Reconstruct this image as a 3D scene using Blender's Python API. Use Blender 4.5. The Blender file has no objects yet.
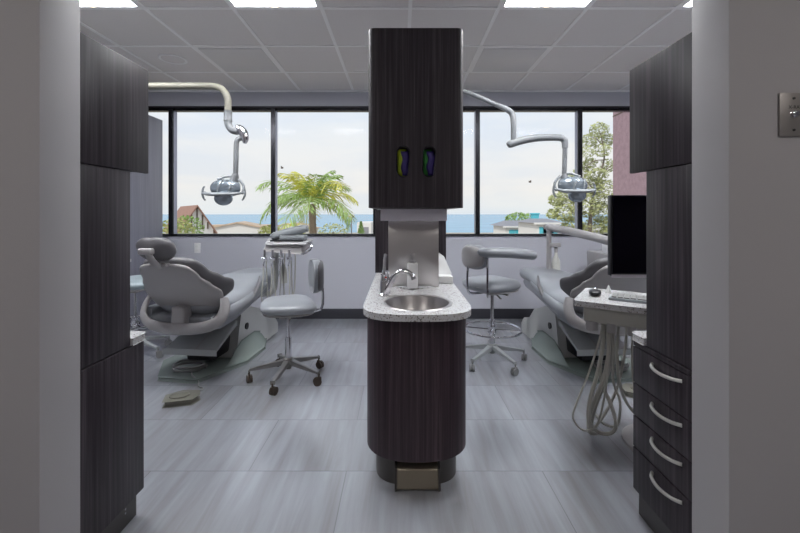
import bpy, bmesh, math, random
from mathutils import Vector, Matrix
random.seed(7)
PI = math.pi
SC = bpy.context.scene
COL = SC.collection
F, HZ, CX, CH = 392.0, 214.0, 400.0, 1.2      # focal length in px, horizon row, centre column, eye height
CEIL, BACK = 2.62, 4.5

def at(x, y, d):
    return Vector(((x-CX)*d/F, d, CH-(y-HZ)*d/F))

# ------------------------------------------------------------ geometry helpers
class MB:
    def __init__(s):
        s.bm = bmesh.new()
    def _merge(s, b, bev=0, seg=2, ang=0.5):
        if bev > 0:
            bmesh.ops.remove_doubles(b, verts=b.verts, dist=1e-6)
            es = [e for e in b.edges if len(e.link_faces) == 2 and e.calc_face_angle(0) > ang]
            if es:
                bmesh.ops.bevel(b, geom=es, offset=bev, segments=seg, profile=0.5, affect='EDGES', clamp_overlap=True)
        bmesh.ops.recalc_face_normals(b, faces=b.faces)
        me = bpy.data.meshes.new('tmp'); b.to_mesh(me); b.free()
        s.bm.from_mesh(me); bpy.data.meshes.remove(me)
        return s
    def box(s, x0, x1, y0, y1, z0, z1, bev=0, seg=2, mtx=None):
        b = bmesh.new()
        bmesh.ops.create_cube(b, size=1)
        for v in b.verts:
            v.co = Vector(((x0+x1)/2+v.co.x*(x1-x0), (y0+y1)/2+v.co.y*(y1-y0), (z0+z1)/2+v.co.z*(z1-z0)))
        if mtx: bmesh.ops.transform(b, matrix=mtx, verts=b.verts)
        return s._merge(b, bev, seg)
    def prism(s, poly, a0, a1, axis='z', bev=0, seg=2, ang=0.5):
        b = bmesh.new()
        def P(p, a):
            return {'z': (p[0], p[1], a), 'x': (a, p[0], p[1]), 'y': (p[0], a, p[1])}[axis]
        lo = [b.verts.new(P(p, a0)) for p in poly]; hi = [b.verts.new(P(p, a1)) for p in poly]
        b.faces.new(lo); b.faces.new(hi[::-1]); n = len(poly)
        for i in range(n): b.faces.new((lo[i], lo[(i+1) % n], hi[(i+1) % n], hi[i]))
        return s._merge(b, bev, seg, ang)
    def hull(s, lo, hi, bev=0, seg=2):
        b = bmesh.new()
        lo = [b.verts.new(p) for p in lo]; hi = [b.verts.new(p) for p in hi]
        b.faces.new(lo); b.faces.new(hi[::-1]); n = len(lo)
        for i in range(n): b.faces.new((lo[i], lo[(i+1) % n], hi[(i+1) % n], hi[i]))
        return s._merge(b, bev, seg)
    def tube(s, pts, r, n=10, sub=6, closed=False, flat=1.0):
        pts = [Vector(p) for p in pts]
        m = len(pts)
        rr = r if isinstance(r, (list, tuple)) else [r]*m
        P, R = [], []
        if sub > 1 and m > 2:
            rng = m if closed else m-1
            for i in range(rng):
                g = (lambda k: pts[k % m]) if closed else (lambda k: pts[max(0, min(m-1, k))])
                p0, p1, p2, p3 = g(i-1), g(i), g(i+1), g(i+2)
                for j in range(sub):
                    t = j/sub
                    P.append(0.5*((2*p1)+(p2-p0)*t+(2*p0-5*p1+4*p2-p3)*t*t+(3*p1-p0-3*p2+p3)*t**3))
                    R.append(rr[i]*(1-t)+rr[(i+1) % m]*t)
            if not closed: P.append(pts[-1]); R.append(rr[-1])
        else:
            P, R = pts, rr
        b = bmesh.new(); k = len(P); rings = []
        up = None
        for i in range(k):
            if closed: T = P[(i+1) % k]-P[i-1]
            else: T = P[min(i+1, k-1)]-P[max(i-1, 0)]
            T.normalize()
            if up is None:
                up = Vector((0, 0, 1)) if abs(T.z) < 0.9 else Vector((0, 1, 0))
            A = T.cross(up)
            if A.length < 1e-5: A = T.orthogonal()
            A.normalize(); Bv = A.cross(T).normalized(); up = Bv
            rings.append([b.verts.new(P[i]+R[i]*(math.cos(2*PI*q/n)*A+flat*math.sin(2*PI*q/n)*Bv)) for q in range(n)])
        for i in range(k if closed else k-1):
            a, c = rings[i], rings[(i+1) % k]
            for q in range(n): b.faces.new((a[q], a[(q+1) % n], c[(q+1) % n], c[q]))
        if not closed:
            b.faces.new(rings[0]); b.faces.new(rings[-1][::-1])
        return s._merge(b)
    def cyl(s, p0, p1, r0, r1=None, n=20, bev=0):
        p0, p1 = Vector(p0), Vector(p1); r1 = r0 if r1 is None else r1
        T = (p1-p0).normalized(); A = T.orthogonal().normalized(); Bv = T.cross(A)
        b = bmesh.new()
        a = [b.verts.new(p0+r0*(math.cos(2*PI*q/n)*A+math.sin(2*PI*q/n)*Bv)) for q in range(n)]
        c = [b.verts.new(p1+r1*(math.cos(2*PI*q/n)*A+math.sin(2*PI*q/n)*Bv)) for q in range(n)]
        b.faces.new(a); b.faces.new(c[::-1])
        for q in range(n): b.faces.new((a[q], a[(q+1) % n], c[(q+1) % n], c[q]))
        return s._merge(b, bev, 2, 0.8)
    def lathe(s, prof, c=(0, 0, 0), n=28, mtx=None):
        b = bmesh.new(); rings = []; c = Vector(c)
        for r, z in prof:
            if r < 1e-5: rings.append([b.verts.new(c+Vector((0, 0, z)))])
            else: rings.append([b.verts.new(c+Vector((r*math.cos(2*PI*q/n), r*math.sin(2*PI*q/n), z))) for q in range(n)])
        for a, d in zip(rings, rings[1:]):
            for q in range(n):
                q2 = (q+1) % n
                if len(a) == 1 and len(d) == 1: continue
                if len(a) == 1: b.faces.new((a[0], d[q2], d[q]))
                elif len(d) == 1: b.faces.new((a[q], a[q2], d[0]))
                else: b.faces.new((a[q], a[q2], d[q2], d[q]))
        if mtx: bmesh.ops.transform(b, matrix=mtx, verts=b.verts)
        return s._merge(b)
    def ball(s, c, rx, ry=None, rz=None, mtx=None, u=20, v=12):
        b = bmesh.new(); bmesh.ops.create_uvsphere(b, u_segments=u, v_segments=v, radius=1)
        ry = rx if ry is None else ry; rz = rx if rz is None else rz
        M = Matrix.Translation(Vector(c)) @ (mtx or Matrix.Identity(4)) @ Matrix.Diagonal((rx, ry, rz, 1))
        bmesh.ops.transform(b, matrix=M, verts=b.verts)
        return s._merge(b)
    def pillow(s, fn, th, nu=22, nv=22, pu=4, pv=4, back=1.0):
        """closed cushion round a centre surface fn(u,v), u,v in -1..1, th = half thickness (number or function)"""
        b = bmesh.new()
        def nrm(u, v):
            u = max(-.93, min(.93, u)); v = max(-.93, min(.93, v)); e = 0.03
            return (Vector(fn(u+e, v))-Vector(fn(u-e, v))).cross(Vector(fn(u, v+e))-Vector(fn(u, v-e))).normalized()
        G = ([], [])
        for i in range(nu+1):
            ra, rb = [], []
            u = math.sin((i/nu*2-1)*PI/2)
            for j in range(nv+1):
                v = math.sin((j/nv*2-1)*PI/2)
                p = Vector(fn(u, v)); t = th(u, v) if callable(th) else th
                t *= max(0, 1-abs(u)**pu)**.5*max(0, 1-abs(v)**pv)**.5
                N = nrm(u, v)
                ra.append(b.verts.new(p+N*t))
                rb.append(ra[-1] if (i in (0, nu) or j in (0, nv)) else b.verts.new(p-N*t*back))
            G[0].append(ra); G[1].append(rb)
        for side, g in enumerate(G):
            for i in range(nu):
                for j in range(nv):
                    q = [g[i][j], g[i+1][j], g[i+1][j+1], g[i][j+1]]
                    if side: q = q[::-1]
                    try: b.faces.new(q)
                    except ValueError: pass
        bmesh.ops.remove_doubles(b, verts=b.verts, dist=1e-5)
        return s._merge(b)
    def quad(s, a, b_, c, d):
        vs = [s.bm.verts.new(p) for p in (a, b_, c, d)]; s.bm.faces.new(vs); return s
    def tri(s, a, b_, c):
        vs = [s.bm.verts.new(p) for p in (a, b_, c)]; s.bm.faces.new(vs); return s

def rrect(x0, x1, y0, y1, r, n=6, rr=None):
    """rounded rectangle outline; rr = radii for corners (x1,y1),(x0,y1),(x0,y0),(x1,y0)"""
    rr = rr or [r]*4; out = []
    for k, (cx, cy, a) in enumerate(((x1, y1, 0), (x0, y1, 90), (x0, y0, 180), (x1, y0, 270))):
        R = rr[k]; sx = -1 if k in (0, 3) else 1; sy = -1 if k in (0, 1) else 1
        if R <= 0: out.append((cx, cy)); continue
        for i in range(n+1):
            t = math.radians(a+90*i/n); out.append((cx+sx*R+R*math.cos(t), cy+sy*R+R*math.sin(t)))
    return out

def tag(o, label=None, cat=None, group=None, kind=None):
    if label: o['label'] = label
    if cat: o['category'] = cat
    if group: o['group'] = group
    if kind: o['kind'] = kind
    return o

def thing(name, label, cat, loc, group=None, rz=0):
    o = bpy.data.objects.new(name, None); COL.objects.link(o)
    o.location = loc; o.rotation_euler = (0, 0, rz); o.empty_display_size = .1
    return tag(o, label, cat, group)

def root_of(o):
    while o.parent: o = o.parent
    return o

def obj(name, mb, m, parent=None, local=False, smooth=35, loc=None):
    bm = mb.bm
    if parent is not None and not local:
        bmesh.ops.translate(bm, vec=-root_of(parent).location, verts=bm.verts)
    origin = None
    if parent is None:
        if loc is None:
            xs = [v.co.x for v in bm.verts]; ys = [v.co.y for v in bm.verts]; zs = [v.co.z for v in bm.verts]
            loc = ((min(xs)+max(xs))/2, (min(ys)+max(ys))/2, min(zs))
        origin = Vector(loc)
        bmesh.ops.translate(bm, vec=-origin, verts=bm.verts)
    me = bpy.data.meshes.new(name); bm.to_mesh(me); bm.free()
    me.polygons.foreach_set('use_smooth', [True]*len(me.polygons))
    me.set_sharp_from_angle(angle=math.radians(smooth))
    me.materials.append(m)
    o = bpy.data.objects.new(name, me); COL.objects.link(o)
    if parent is not None: o.parent = parent
    if origin is not None: o.location = origin
    return o

def struct(name, mb, m, parent=None, **k):
    o = obj(name, mb, m, parent, **k)
    if parent is None: o['kind'] = 'structure'
    return o

def copy_tree(o, parent=None):
    c = o.copy(); COL.objects.link(c)
    if parent is not None: c.parent = parent
    for ch in list(o.children): copy_tree(ch, c)
    return c

# ------------------------------------------------------------ materials
def mat(name, col=(.5, .5, .5), rough=.5, metal=0, spec=.5, coat=0, emit=None, es=0, bump=0, bscale=200, vary=0, vscale=30, alpha=1, trans=0):
    m = bpy.data.materials.new(name); m.use_nodes = True
    nt = m.node_tree; N = nt.nodes; L = nt.links; p = N['Principled BSDF']
    p.inputs['Base Color'].default_value = (*col, 1); p.inputs['Roughness'].default_value = rough
    p.inputs['Metallic'].default_value = metal; p.inputs['Specular IOR Level'].default_value = spec
    p.inputs['Coat Weight'].default_value = coat
    p.inputs['Transmission Weight'].default_value = trans
    if emit: p.inputs['Emission Color'].default_value = (*emit, 1); p.inputs['Emission Strength'].default_value = es
    tc = N.new('ShaderNodeTexCoord')
    if vary:
        n = N.new('ShaderNodeTexNoise'); n.inputs['Scale'].default_value = vscale; n.inputs['Detail'].default_value = 4
        L.new(tc.outputs['Object'], n.inputs['Vector'])
        r = N.new('ShaderNodeMapRange'); r.inputs[3].default_value = 1-vary; r.inputs[4].default_value = 1+vary
        L.new(n.outputs['Fac'], r.inputs[0])
        h = N.new('ShaderNodeVectorMath'); h.operation = 'SCALE'; h.inputs[0].default_value = col
        L.new(r.outputs[0], h.inputs['Scale']); L.new(h.outputs[0], p.inputs['Base Color'])
    if bump:
        n = N.new('ShaderNodeTexNoise'); n.inputs['Scale'].default_value = bscale
        L.new(tc.outputs['Object'], n.inputs['Vector'])
        bp = N.new('ShaderNodeBump'); bp.inputs['Strength'].default_value = bump; bp.inputs['Distance'].default_value = .002
        L.new(n.outputs['Fac'], bp.inputs['Height']); L.new(bp.outputs[0], p.inputs['Normal'])
    return m

def grain(name, c0, c1, c2, scale=(70, 70, 1.2), rough=.42, spec=.5):
    m = mat(name, c1, rough, spec=spec); nt = m.node_tree; N = nt.nodes; L = nt.links; p = N['Principled BSDF']
    tc = N.new('ShaderNodeTexCoord'); mp = N.new('ShaderNodeMapping'); mp.inputs['Scale'].default_value = scale
    L.new(tc.outputs['Object'], mp.inputs[0])
    n = N.new('ShaderNodeTexNoise'); n.inputs['Scale'].default_value = 1; n.inputs['Detail'].default_value = 5; n.inputs['Roughness'].default_value = .65
    L.new(mp.outputs[0], n.inputs['Vector'])
    r = N.new('ShaderNodeValToRGB'); e = r.color_ramp.elements
    e[0].position = .32; e[0].color = (*c0, 1); e[1].position = .72; e[1].color = (*c2, 1)
    k = e.new(.52); k.color = (*c1, 1)
    L.new(n.outputs['Fac'], r.inputs[0]); L.new(r.outputs[0], p.inputs['Base Color'])
    bp = N.new('ShaderNodeBump'); bp.inputs['Strength'].default_value = .12; bp.inputs['Distance'].default_value = .001
    L.new(n.outputs['Fac'], bp.inputs['Height']); L.new(bp.outputs[0], p.inputs['Normal'])
    return m

def speckle(name, base, dark, mid, rough=.25, scale=260):
    m = mat(name, base, rough); nt = m.node_tree; N = nt.nodes; L = nt.links; p = N['Principled BSDF']
    tc = N.new('ShaderNodeTexCoord'); v = N.new('ShaderNodeTexVoronoi'); v.inputs['Scale'].default_value = scale
    L.new(tc.outputs['Object'], v.inputs['Vector'])
    sp = N.new('ShaderNodeSeparateColor'); L.new(v.outputs['Color'], sp.inputs[0])
    r = N.new('ShaderNodeValToRGB'); r.color_ramp.interpolation = 'CONSTANT'; e = r.color_ramp.elements
    e[0].position = 0; e[0].color = (*dark, 1); e[1].position = .09; e[1].color = (*mid, 1)
    k = e.new(.3); k.color = (*base, 1)
    L.new(sp.outputs[0], r.inputs[0]); L.new(r.outputs[0], p.inputs['Base Color'])
    return m

M = {}
M['wood'] = grain('dark_laminate', (.015, .011, .015), (.034, .027, .034), (.080, .066, .077), rough=.46, spec=.35)
M['wood_red'] = grain('dark_laminate_plum', (.016, .009, .013), (.038, .022, .030), (.090, .056, .071), rough=.42, spec=.4)
M['wall'] = mat('painted_wall', (.40, .385, .395), .6, spec=.3, bump=.15, bscale=350)
M['wallback'] = mat('painted_wall_lilac', (.53, .535, .60), .6, spec=.3, bump=.15, bscale=350)
M['tile'] = mat('ceiling_tile', (.80, .78, .78), .9, spec=.1, bump=.3, bscale=300, vary=.03, vscale=60)
M['grid'] = mat('ceiling_grid', (.95, .95, .96), .5)
M['bronze'] = mat('dark_bronze_frame', (.035, .035, .042), .25, metal=.75)
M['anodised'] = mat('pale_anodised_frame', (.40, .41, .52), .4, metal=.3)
M['base'] = mat('rubber_baseboard', (.035, .035, .045), .5)
M['plinth'] = mat('plinth_grey', (.060, .055, .055), .4)
M['chairshell'] = mat('chair_plastic', (.40, .385, .39), .42, spec=.4)
M['chairwhite'] = mat('chair_plastic_pale', (.55, .56, .56), .35)
M['vinyl'] = mat('grey_vinyl', (.31, .325, .355), .30, spec=.5, bump=.1, bscale=120)
M['vinyldark'] = mat('grey_vinyl_dark', (.15, .145, .155), .4, bump=.1, bscale=120)
M['plate'] = mat('base_plate_green_grey', (.27, .32, .30), .25, spec=.5)
M['cover'] = mat('lift_cover_grey', (.38, .40, .41), .3)
M['hose'] = mat('beige_hose', (.47, .46, .42), .45)
M['hosegrey'] = mat('grey_hose', (.28, .28, .28), .4)
M['pedal'] = mat('pedal_khaki', (.19, .185, .155), .45)
M['black'] = mat('black_plastic', (.012, .012, .016), .3)
M['rubber'] = mat('black_rubber', (.02, .02, .022), .7)
M['caster'] = mat('caster_brown', (.085, .06, .045), .5)
M['chrome'] = mat('chrome', (.75, .75, .78), .12, metal=1)
M['steel'] = mat('brushed_steel', (.55, .53, .53), .32, metal=1)
M['nickel'] = mat('satin_nickel', (.62, .60, .57), .35, metal=.9)
M['alu'] = mat('cast_aluminium', (.32, .31, .30), .35, metal=.85)
M['plateswitch'] = mat('switch_plate_steel', (.30, .28, .27), .45, metal=.6)
M['armbeige'] = mat('lamp_arm_beige', (.22, .21, .175), .55)
M['armgrey'] = mat('lamp_arm_grey', (.20, .21, .225), .45)
M['reflector'] = mat('lamp_reflector', (.38, .44, .50), .15, metal=.6)
M['lampgrey'] = mat('lamp_housing', (.27, .29, .31), .35)
M['granite'] = speckle('white_speckled_stone', (.60, .60, .62), (.22, .205, .20), (.50, .48, .465), scale=210)
M['white'] = mat('white_plastic', (.82, .82, .83), .35)
M['paper'] = mat('white_paper', (.78, .78, .78), .8)
M['valance'] = mat('pale_grey_panel', (.80, .76, .83), .4)
M['lilac'] = grain('pale_lilac_laminate', (.19, .19, .24), (.22, .22, .27), (.26, .26, .31), scale=(25, 25, 1), rough=.4)
M['bluevinyl'] = mat('pale_blue_vinyl', (.36, .43, .47), .35)
M['screen'] = mat('screen_off', (.004, .003, .010), .16, spec=.35)
M['pedalbrass'] = mat('kick_pedal_bronze', (.27, .235, .185), .32, metal=.65)
M['purple'] = mat('purple_nitrile', (.035, .02, .16), .5)
M['green'] = mat('box_green', (.05, .30, .06), .5)
M['yellow'] = mat('box_lime', (.50, .62, .04), .5)
M['lampglow'] = mat('lamp_glow', (1, 1, 1), .5, emit=(1, .95, .88), es=90)
M['diffuser'] = mat('light_diffuser', (.8, .8, .8), .5, emit=(.93, .965, 1), es=30)
M['diffuser_fill'] = mat('added_fill_diffuser', (.8, .8, .8), .5, emit=(1, .95, .90), es=16)  # glow of the added fill panels behind the camera
M['ring'] = mat('lamp_ring_beige', (.45, .38, .30), .4)
M['vent'] = mat('vent_face', (.70, .70, .72), .35)
M['ink'] = mat('engraved_ink', (.03, .03, .03), .6)
M['blue'] = mat('cap_blue', (.05, .2, .5), .4)
M['red'] = mat('tap_red', (.5, .03, .03), .4)
M['cream'] = mat('bottle_translucent', (.62, .62, .58), .3)

def floor_mat():
    m = mat('floor_wood_look_tile', (.3, .3, .3), .3); nt = m.node_tree; N = nt.nodes; L = nt.links; p = N['Principled BSDF']
    tc = N.new('ShaderNodeTexCoord')
    br = N.new('ShaderNodeTexBrick'); br.inputs['Scale'].default_value = 1
    br.inputs['Brick Width'].default_value = .914; br.inputs['Row Height'].default_value = .456
    br.inputs['Mortar Size'].default_value = .0022; br.inputs['Mortar Smooth'].default_value = .3
    br.inputs['Color1'].default_value = (.25, .25, .25, 1); br.inputs['Color2'].default_value = (.75, .75, .75, 1)
    br.inputs['Mortar'].default_value = (0, 0, 0, 1); br.offset = .5
    mp0 = N.new('ShaderNodeMapping'); mp0.inputs['Location'].default_value = (.25, -.006, 0)
    L.new(tc.outputs['Object'], mp0.inputs[0]); L.new(mp0.outputs[0], br.inputs['Vector'])
    mp = N.new('ShaderNodeMapping'); mp.inputs['Scale'].default_value = (17, 1.3, 1)
    sp0 = N.new('ShaderNodeVectorMath'); sp0.operation = 'SCALE'; sp0.inputs['Scale'].default_value = 7.3
    L.new(br.outputs['Color'], sp0.inputs[0])
    ad = N.new('ShaderNodeVectorMath'); ad.operation = 'ADD'
    L.new(tc.outputs['Object'], ad.inputs[0]); L.new(sp0.outputs[0], ad.inputs[1]); L.new(ad.outputs[0], mp.inputs[0])
    n = N.new('ShaderNodeTexNoise'); n.inputs['Scale'].default_value = 1; n.inputs['Detail'].default_value = 6; n.inputs['Roughness'].default_value = .6; n.inputs['Distortion'].default_value = .35
    L.new(mp.outputs[0], n.inputs['Vector'])
    mp2 = N.new('ShaderNodeMapping'); mp2.inputs['Scale'].default_value = (3.2, .8, 1)
    L.new(ad.outputs[0], mp2.inputs[0])
    n2 = N.new('ShaderNodeTexNoise'); n2.inputs['Scale'].default_value = 1.0; n2.inputs['Detail'].default_value = 3
    L.new(mp2.outputs[0], n2.inputs['Vector'])
    mx = N.new('ShaderNodeMath'); mx.operation = 'MULTIPLY_ADD'; mx.inputs[1].default_value = .55
    L.new(n.outputs['Fac'], mx.inputs[0])
    m2 = N.new('ShaderNodeMath'); m2.operation = 'MULTIPLY'; m2.inputs[1].default_value = .45; L.new(n2.outputs['Fac'], m2.inputs[0]); L.new(m2.outputs[0], mx.inputs[2])
    r = N.new('ShaderNodeValToRGB'); e = r.color_ramp.elements
    e[0].position = .30; e[0].color = (.21, .20, .205, 1); e[1].position = .66; e[1].color = (.40, .42, .48, 1)
    k = e.new(.5); k.color = (.315, .325, .36, 1)
    L.new(mx.outputs[0], r.inputs[0])
    mm = N.new('ShaderNodeMixRGB'); mm.blend_type = 'MULTIPLY'; mm.inputs[2].default_value = (.55, .55, .55, 1)
    L.new(br.outputs['Fac'], mm.inputs[0]); L.new(r.outputs[0], mm.inputs[1]); L.new(mm.outputs[0], p.inputs['Base Color'])
    rr = N.new('ShaderNodeMapRange'); rr.inputs[3].default_value = .26; rr.inputs[4].default_value = .38; p.inputs['Specular IOR Level'].default_value = .8; p.inputs['Coat Weight'].default_value = 1; p.inputs['Coat Roughness'].default_value = .2; p.inputs['Coat IOR'].default_value = 1.9
    L.new(n.outputs['Fac'], rr.inputs[0]); L.new(rr.outputs[0], p.inputs['Roughness'])
    return m
M['floor'] = floor_mat()

def glass_mat():
    m = bpy.data.materials.new('window_glass'); m.use_nodes = True; nt = m.node_tree; N = nt.nodes; L = nt.links
    N.remove(N['Principled BSDF']); o = N['Material Output']
    t = N.new('ShaderNodeBsdfTransparent'); t.inputs[0].default_value = (.97, .98, .985, 1)
    g = N.new('ShaderNodeBsdfGlossy'); g.inputs['Roughness'].default_value = .01
    f = N.new('ShaderNodeFresnel'); f.inputs[0].default_value = 1.08
    mx = N.new('ShaderNodeMixShader'); L.new(f.outputs[0], mx.inputs[0]); L.new(t.outputs[0], mx.inputs[1]); L.new(g.outputs[0], mx.inputs[2])
    L.new(mx.outputs[0], o.inputs['Surface']); return m
M['glass'] = glass_mat()

# ------------------------------------------------------------ room shell
XW = 4.2
struct('floor', MB().box(-XW, XW, -2.0, BACK+.2, -.15, 0), M['floor'], loc=(0, 0, 0))
struct('ceiling', MB().box(-XW, XW, -2.0, BACK+.2, CEIL, CEIL+.12), M['tile'])
# suspended grid
g = MB(); GX0, GY0, GS = .07, 2.70, .61
for k in range(-7, 8):
    x = GX0+GS*k
    if abs(x) < XW: g.box(x-.013, x+.013, -2, BACK, CEIL-.006, CEIL+.002)
for k in range(-7, 3):
    y = GY0+GS*k
    g.box(-XW, XW, y-.013, y+.013, CEIL-.0055, CEIL+.002)
struct('trim_1', g, M['grid'])
struct('trim_2', MB().box(-XW, XW, BACK-.022, BACK, CEIL-.02, CEIL-.001), M['grid'])
ZS, ZT = .955, 2.435
WX = 3.82
w = MB().box(-XW, XW, BACK, BACK+.2, 0, ZS).box(-XW, XW, BACK, BACK+.2, ZT, CEIL)
w.box(-XW, -WX, BACK, BACK+.2, ZS, ZT).box(WX, XW, BACK, BACK+.2, ZS, ZT)
struct('wall_back', w, M['wallback'])
struct('wall_left', MB().box(-XW-.15, -XW, -2, BACK+.2, 0, CEIL), M['wallback'])
struct('wall_right', MB().box(XW, XW+.15, -2, BACK+.2, 0, CEIL), M['wallback'])
struct('wall_front', MB().box(-XW, XW, -2.15, -2, 0, CEIL), M['wall'])
PY0, PY1, LX, RX = 1.12, 1.265, -1.03, .94
struct('wall_partition_left', MB().box(-XW, LX, PY0, PY1, 0, CEIL, bev=.004), M['wall'])
struct('wall_partition_right', MB().box(RX, XW, PY0, PY1, 0, CEIL, bev=.004), M['wall'])
struct('baseboard_back', MB().box(-XW, XW, BACK-.014, BACK, 0, .115, bev=.004), M['base'])
struct('trim_3', MB().box(-WX, WX, BACK-.02, BACK+.14, ZS-.006, ZS+.006, bev=.002), M['bronze'])   # sill
struct('trim_4', MB().box(-WX, WX, BACK-.004, BACK+.12, ZT-.022, ZT+.002), M['bronze'])            # head
mull = [-3.82, -2.64, -1.462, -.285, .895, 2.075, 3.255]
for i in range(len(mull)-1):
    a, b = mull[i], mull[i+1]; fw = .025; y0, y1 = BACK+.01, BACK+.10; z0, z1 = ZS+.006, ZT-.022
    fr = MB().box(a, a+fw, y0, y0+.022, z0, z1).box(b-fw, b, y0, y0+.022, z0, z1)
    fr.box(a+fw, b-fw, y0+.02, y1, z0, z0+.010).box(a+fw, b-fw, y0+.02, y1, z1-.02, z1)
    wo = struct('window_%d' % (i+1), fr, M['bronze'])
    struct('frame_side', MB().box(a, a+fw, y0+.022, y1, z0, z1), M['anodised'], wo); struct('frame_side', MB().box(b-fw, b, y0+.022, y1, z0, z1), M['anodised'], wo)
    struct('glass', MB().box(a+fw, b-fw, y0+.045, y0+.051, z0+.010, z1-.02), M['glass'], wo)

# ------------------------------------------------------------ ceiling fittings
def ceiling_light(x0, y0, label, group=None, dim=False):
    x1, y1 = x0+GS, y0+GS
    t = thing('ceiling_light', label, 'light', ((x0+x1)/2, (y0+y1)/2, CEIL), group)
    z = CEIL
    f = MB().box(x0+.011, x1-.011, y0+.011, y0+.03, z-.008, z).box(x0+.011, x1-.011, y1-.03, y1-.011, z-.008, z)
    f.box(x0+.011, x0+.03, y0+.03, y1-.03, z-.008, z).box(x1-.03, x1-.011, y0+.03, y1-.03, z-.008, z)
    obj('frame', f, M['grid'], t)
    obj('diffuser', MB().box(x0+.03, x1-.03, y0+.03, y1-.03, z-.005, z), M['diffuser_fill' if dim else 'diffuser'], t)
    cx, cy = (x0+x1)/2, y1-.13
    l = obj('lamp', MB().lathe([(0, -.012), (.07, -.012), (.076, -.006), (.076, 0)], (cx, cy, z-.005)), M['lampglow'], t)
    obj('trim_ring', MB().lathe([(.077, 0), (.088, -.002), (.086, -.014), (.078, -.016), (.077, 0)], (cx, cy, z-.005)), M['ring'], l)
    return t
names = {-4: 'square lit ceiling panel at the far left, cut by the left cabinet', -3+2-2: ''}
for k, lab in ((-4, 'square lit ceiling panel with round lamp in the top left corner, over the left cabinet'),
               (-2, 'square lit ceiling panel with round lamp, just left of the central tower'),
               (1, 'square lit ceiling panel with round lamp, just right of the central tower'),
               (3, 'square lit ceiling panel in the top right corner beside the right wall')):
    ceiling_light(GX0+GS*k, GY0-GS, lab)
for k, lab in ((-3, 'added unseen fill light panel behind the viewer on the left'), (2, 'added unseen fill light panel behind the viewer on the right')):
    ceiling_light(GX0+GS*k, GY0-GS*6, lab, dim=True)  # out-of-view panels added to supplement the interior light

def vent(x0, y0, label):
    t = thing('ceiling_vent', label, 'vent', (x0+GS/2, y0+GS/2, CEIL))
    obj('frame', MB().box(x0+.012, x0+GS-.012, y0+.012, y0+GS-.012, CEIL-.006, CEIL), M['grid'], t)
    obj('face_plate', MB().box(x0+.035, x0+GS-.035, y0+.035, y0+GS-.035, CEIL-.012, CEIL-.006, bev=.002), M['vent'], t)
vent(GX0-GS*3, GY0+GS, 'square grey ceiling vent panel above the left overhead lamp arm')
vent(GX0+GS*1, GY0+GS, 'square grey ceiling vent panel right of the central tower')
def speaker(x, y, label):
    t = thing('ceiling_speaker', label, 'speaker', (x, y, CEIL))
    obj('rim', MB().lathe([(.098, 0), (.118, 0), (.118, -.006), (.108, -.010), (.098, -.006), (.098, 0)], (x, y, CEIL)), M['grid'], t)
    obj('grille', MB().lathe([(0, -.006), (.06, -.0055), (.0975, -.003), (.0975, 0)], (x, y, CEIL)), M['tile'], t)
p = at(173, 59, 1.42*F/(HZ-59)); speaker(p.x, p.y, 'round white ceiling speaker above the left operatory near the left cabinet')
p = at(660, 62, 1.42*F/(HZ-62)); speaker(p.x, p.y, 'round white ceiling speaker at right, half behind the right upper cabinet')

# ------------------------------------------------------------ side cabinets
def side_cab(s, X, L):
    """s=-1 left, +1 right; X = face plane"""
    D = .55
    xa, xb = (X, X+D) if s > 0 else (X-D, X)
    def face(x_in, t): return (x_in, x_in+t) if s > 0 else (x_in-t, x_in)
    y0 = PY1+.002
    # upper
    t = thing('upper_cabinet', L['upper'], 'cabinet', ((xa+xb)/2, 1.44, 1.37))
    a, b = (X+.02, xb) if s > 0 else (xa, X-.02)
    obj('body', MB().box(a, b, y0, 1.605, 1.372, 1.785, bev=.003), M['wood'], t)
    fa = face(X, .019)
    obj('door', MB().box(fa[0], fa[1], y0+.001, 1.612, 1.366, 1.79, bev=.003), M['wood'], t)
    # hutch side between counter and upper
    o = obj('cabinet_side_panel', MB().box(*( (X+.003, xb) if s > 0 else (xa, X-.003)), y0, 1.507, .694, 1.364, bev=.003), M['wood']); tag(o, L['mid'], 'panel')
    o = obj('countertop', MB().prism(rrect(*((X-.006, xb) if s > 0 else (xa, X+.006)), 1.508, 1.60, .02, rr=[.0, .03, 0, 0] if s > 0 else [.03, 0, 0, 0]), .694, .722, bev=.003), M['granite']); tag(o, L['top'], 'countertop')
    return xa, xb, y0
xa, xb, y0 = side_cab(-1, LX-.003, dict(upper='dark wood-grain upper cabinet hanging on the left side of the opening', mid='dark wood-grain tall side panel between the left upper cabinet and left base cabinet', top='white speckled stone countertop end on the left base cabinet'))
X = LX-.003
t = thing('base_cabinet', 'dark wood-grain base cabinet with plain side on the left of the opening', 'cabinet', ((xa+xb)/2, 1.42, 0))
obj('body', MB().box(xa, X-.001, y0, 1.585, .094, .690, bev=.004), M['wood'], t)
k = obj('plinth', MB().box(xa, X-.02, y0, 1.565, 0, .0935), M['plinth'], t)
for zz in (.055, .07):
    obj('screw', MB().cyl((X-.02, 1.50, zz), (X-.0175, 1.50, zz), .004, n=10), M['chrome'], k)

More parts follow.
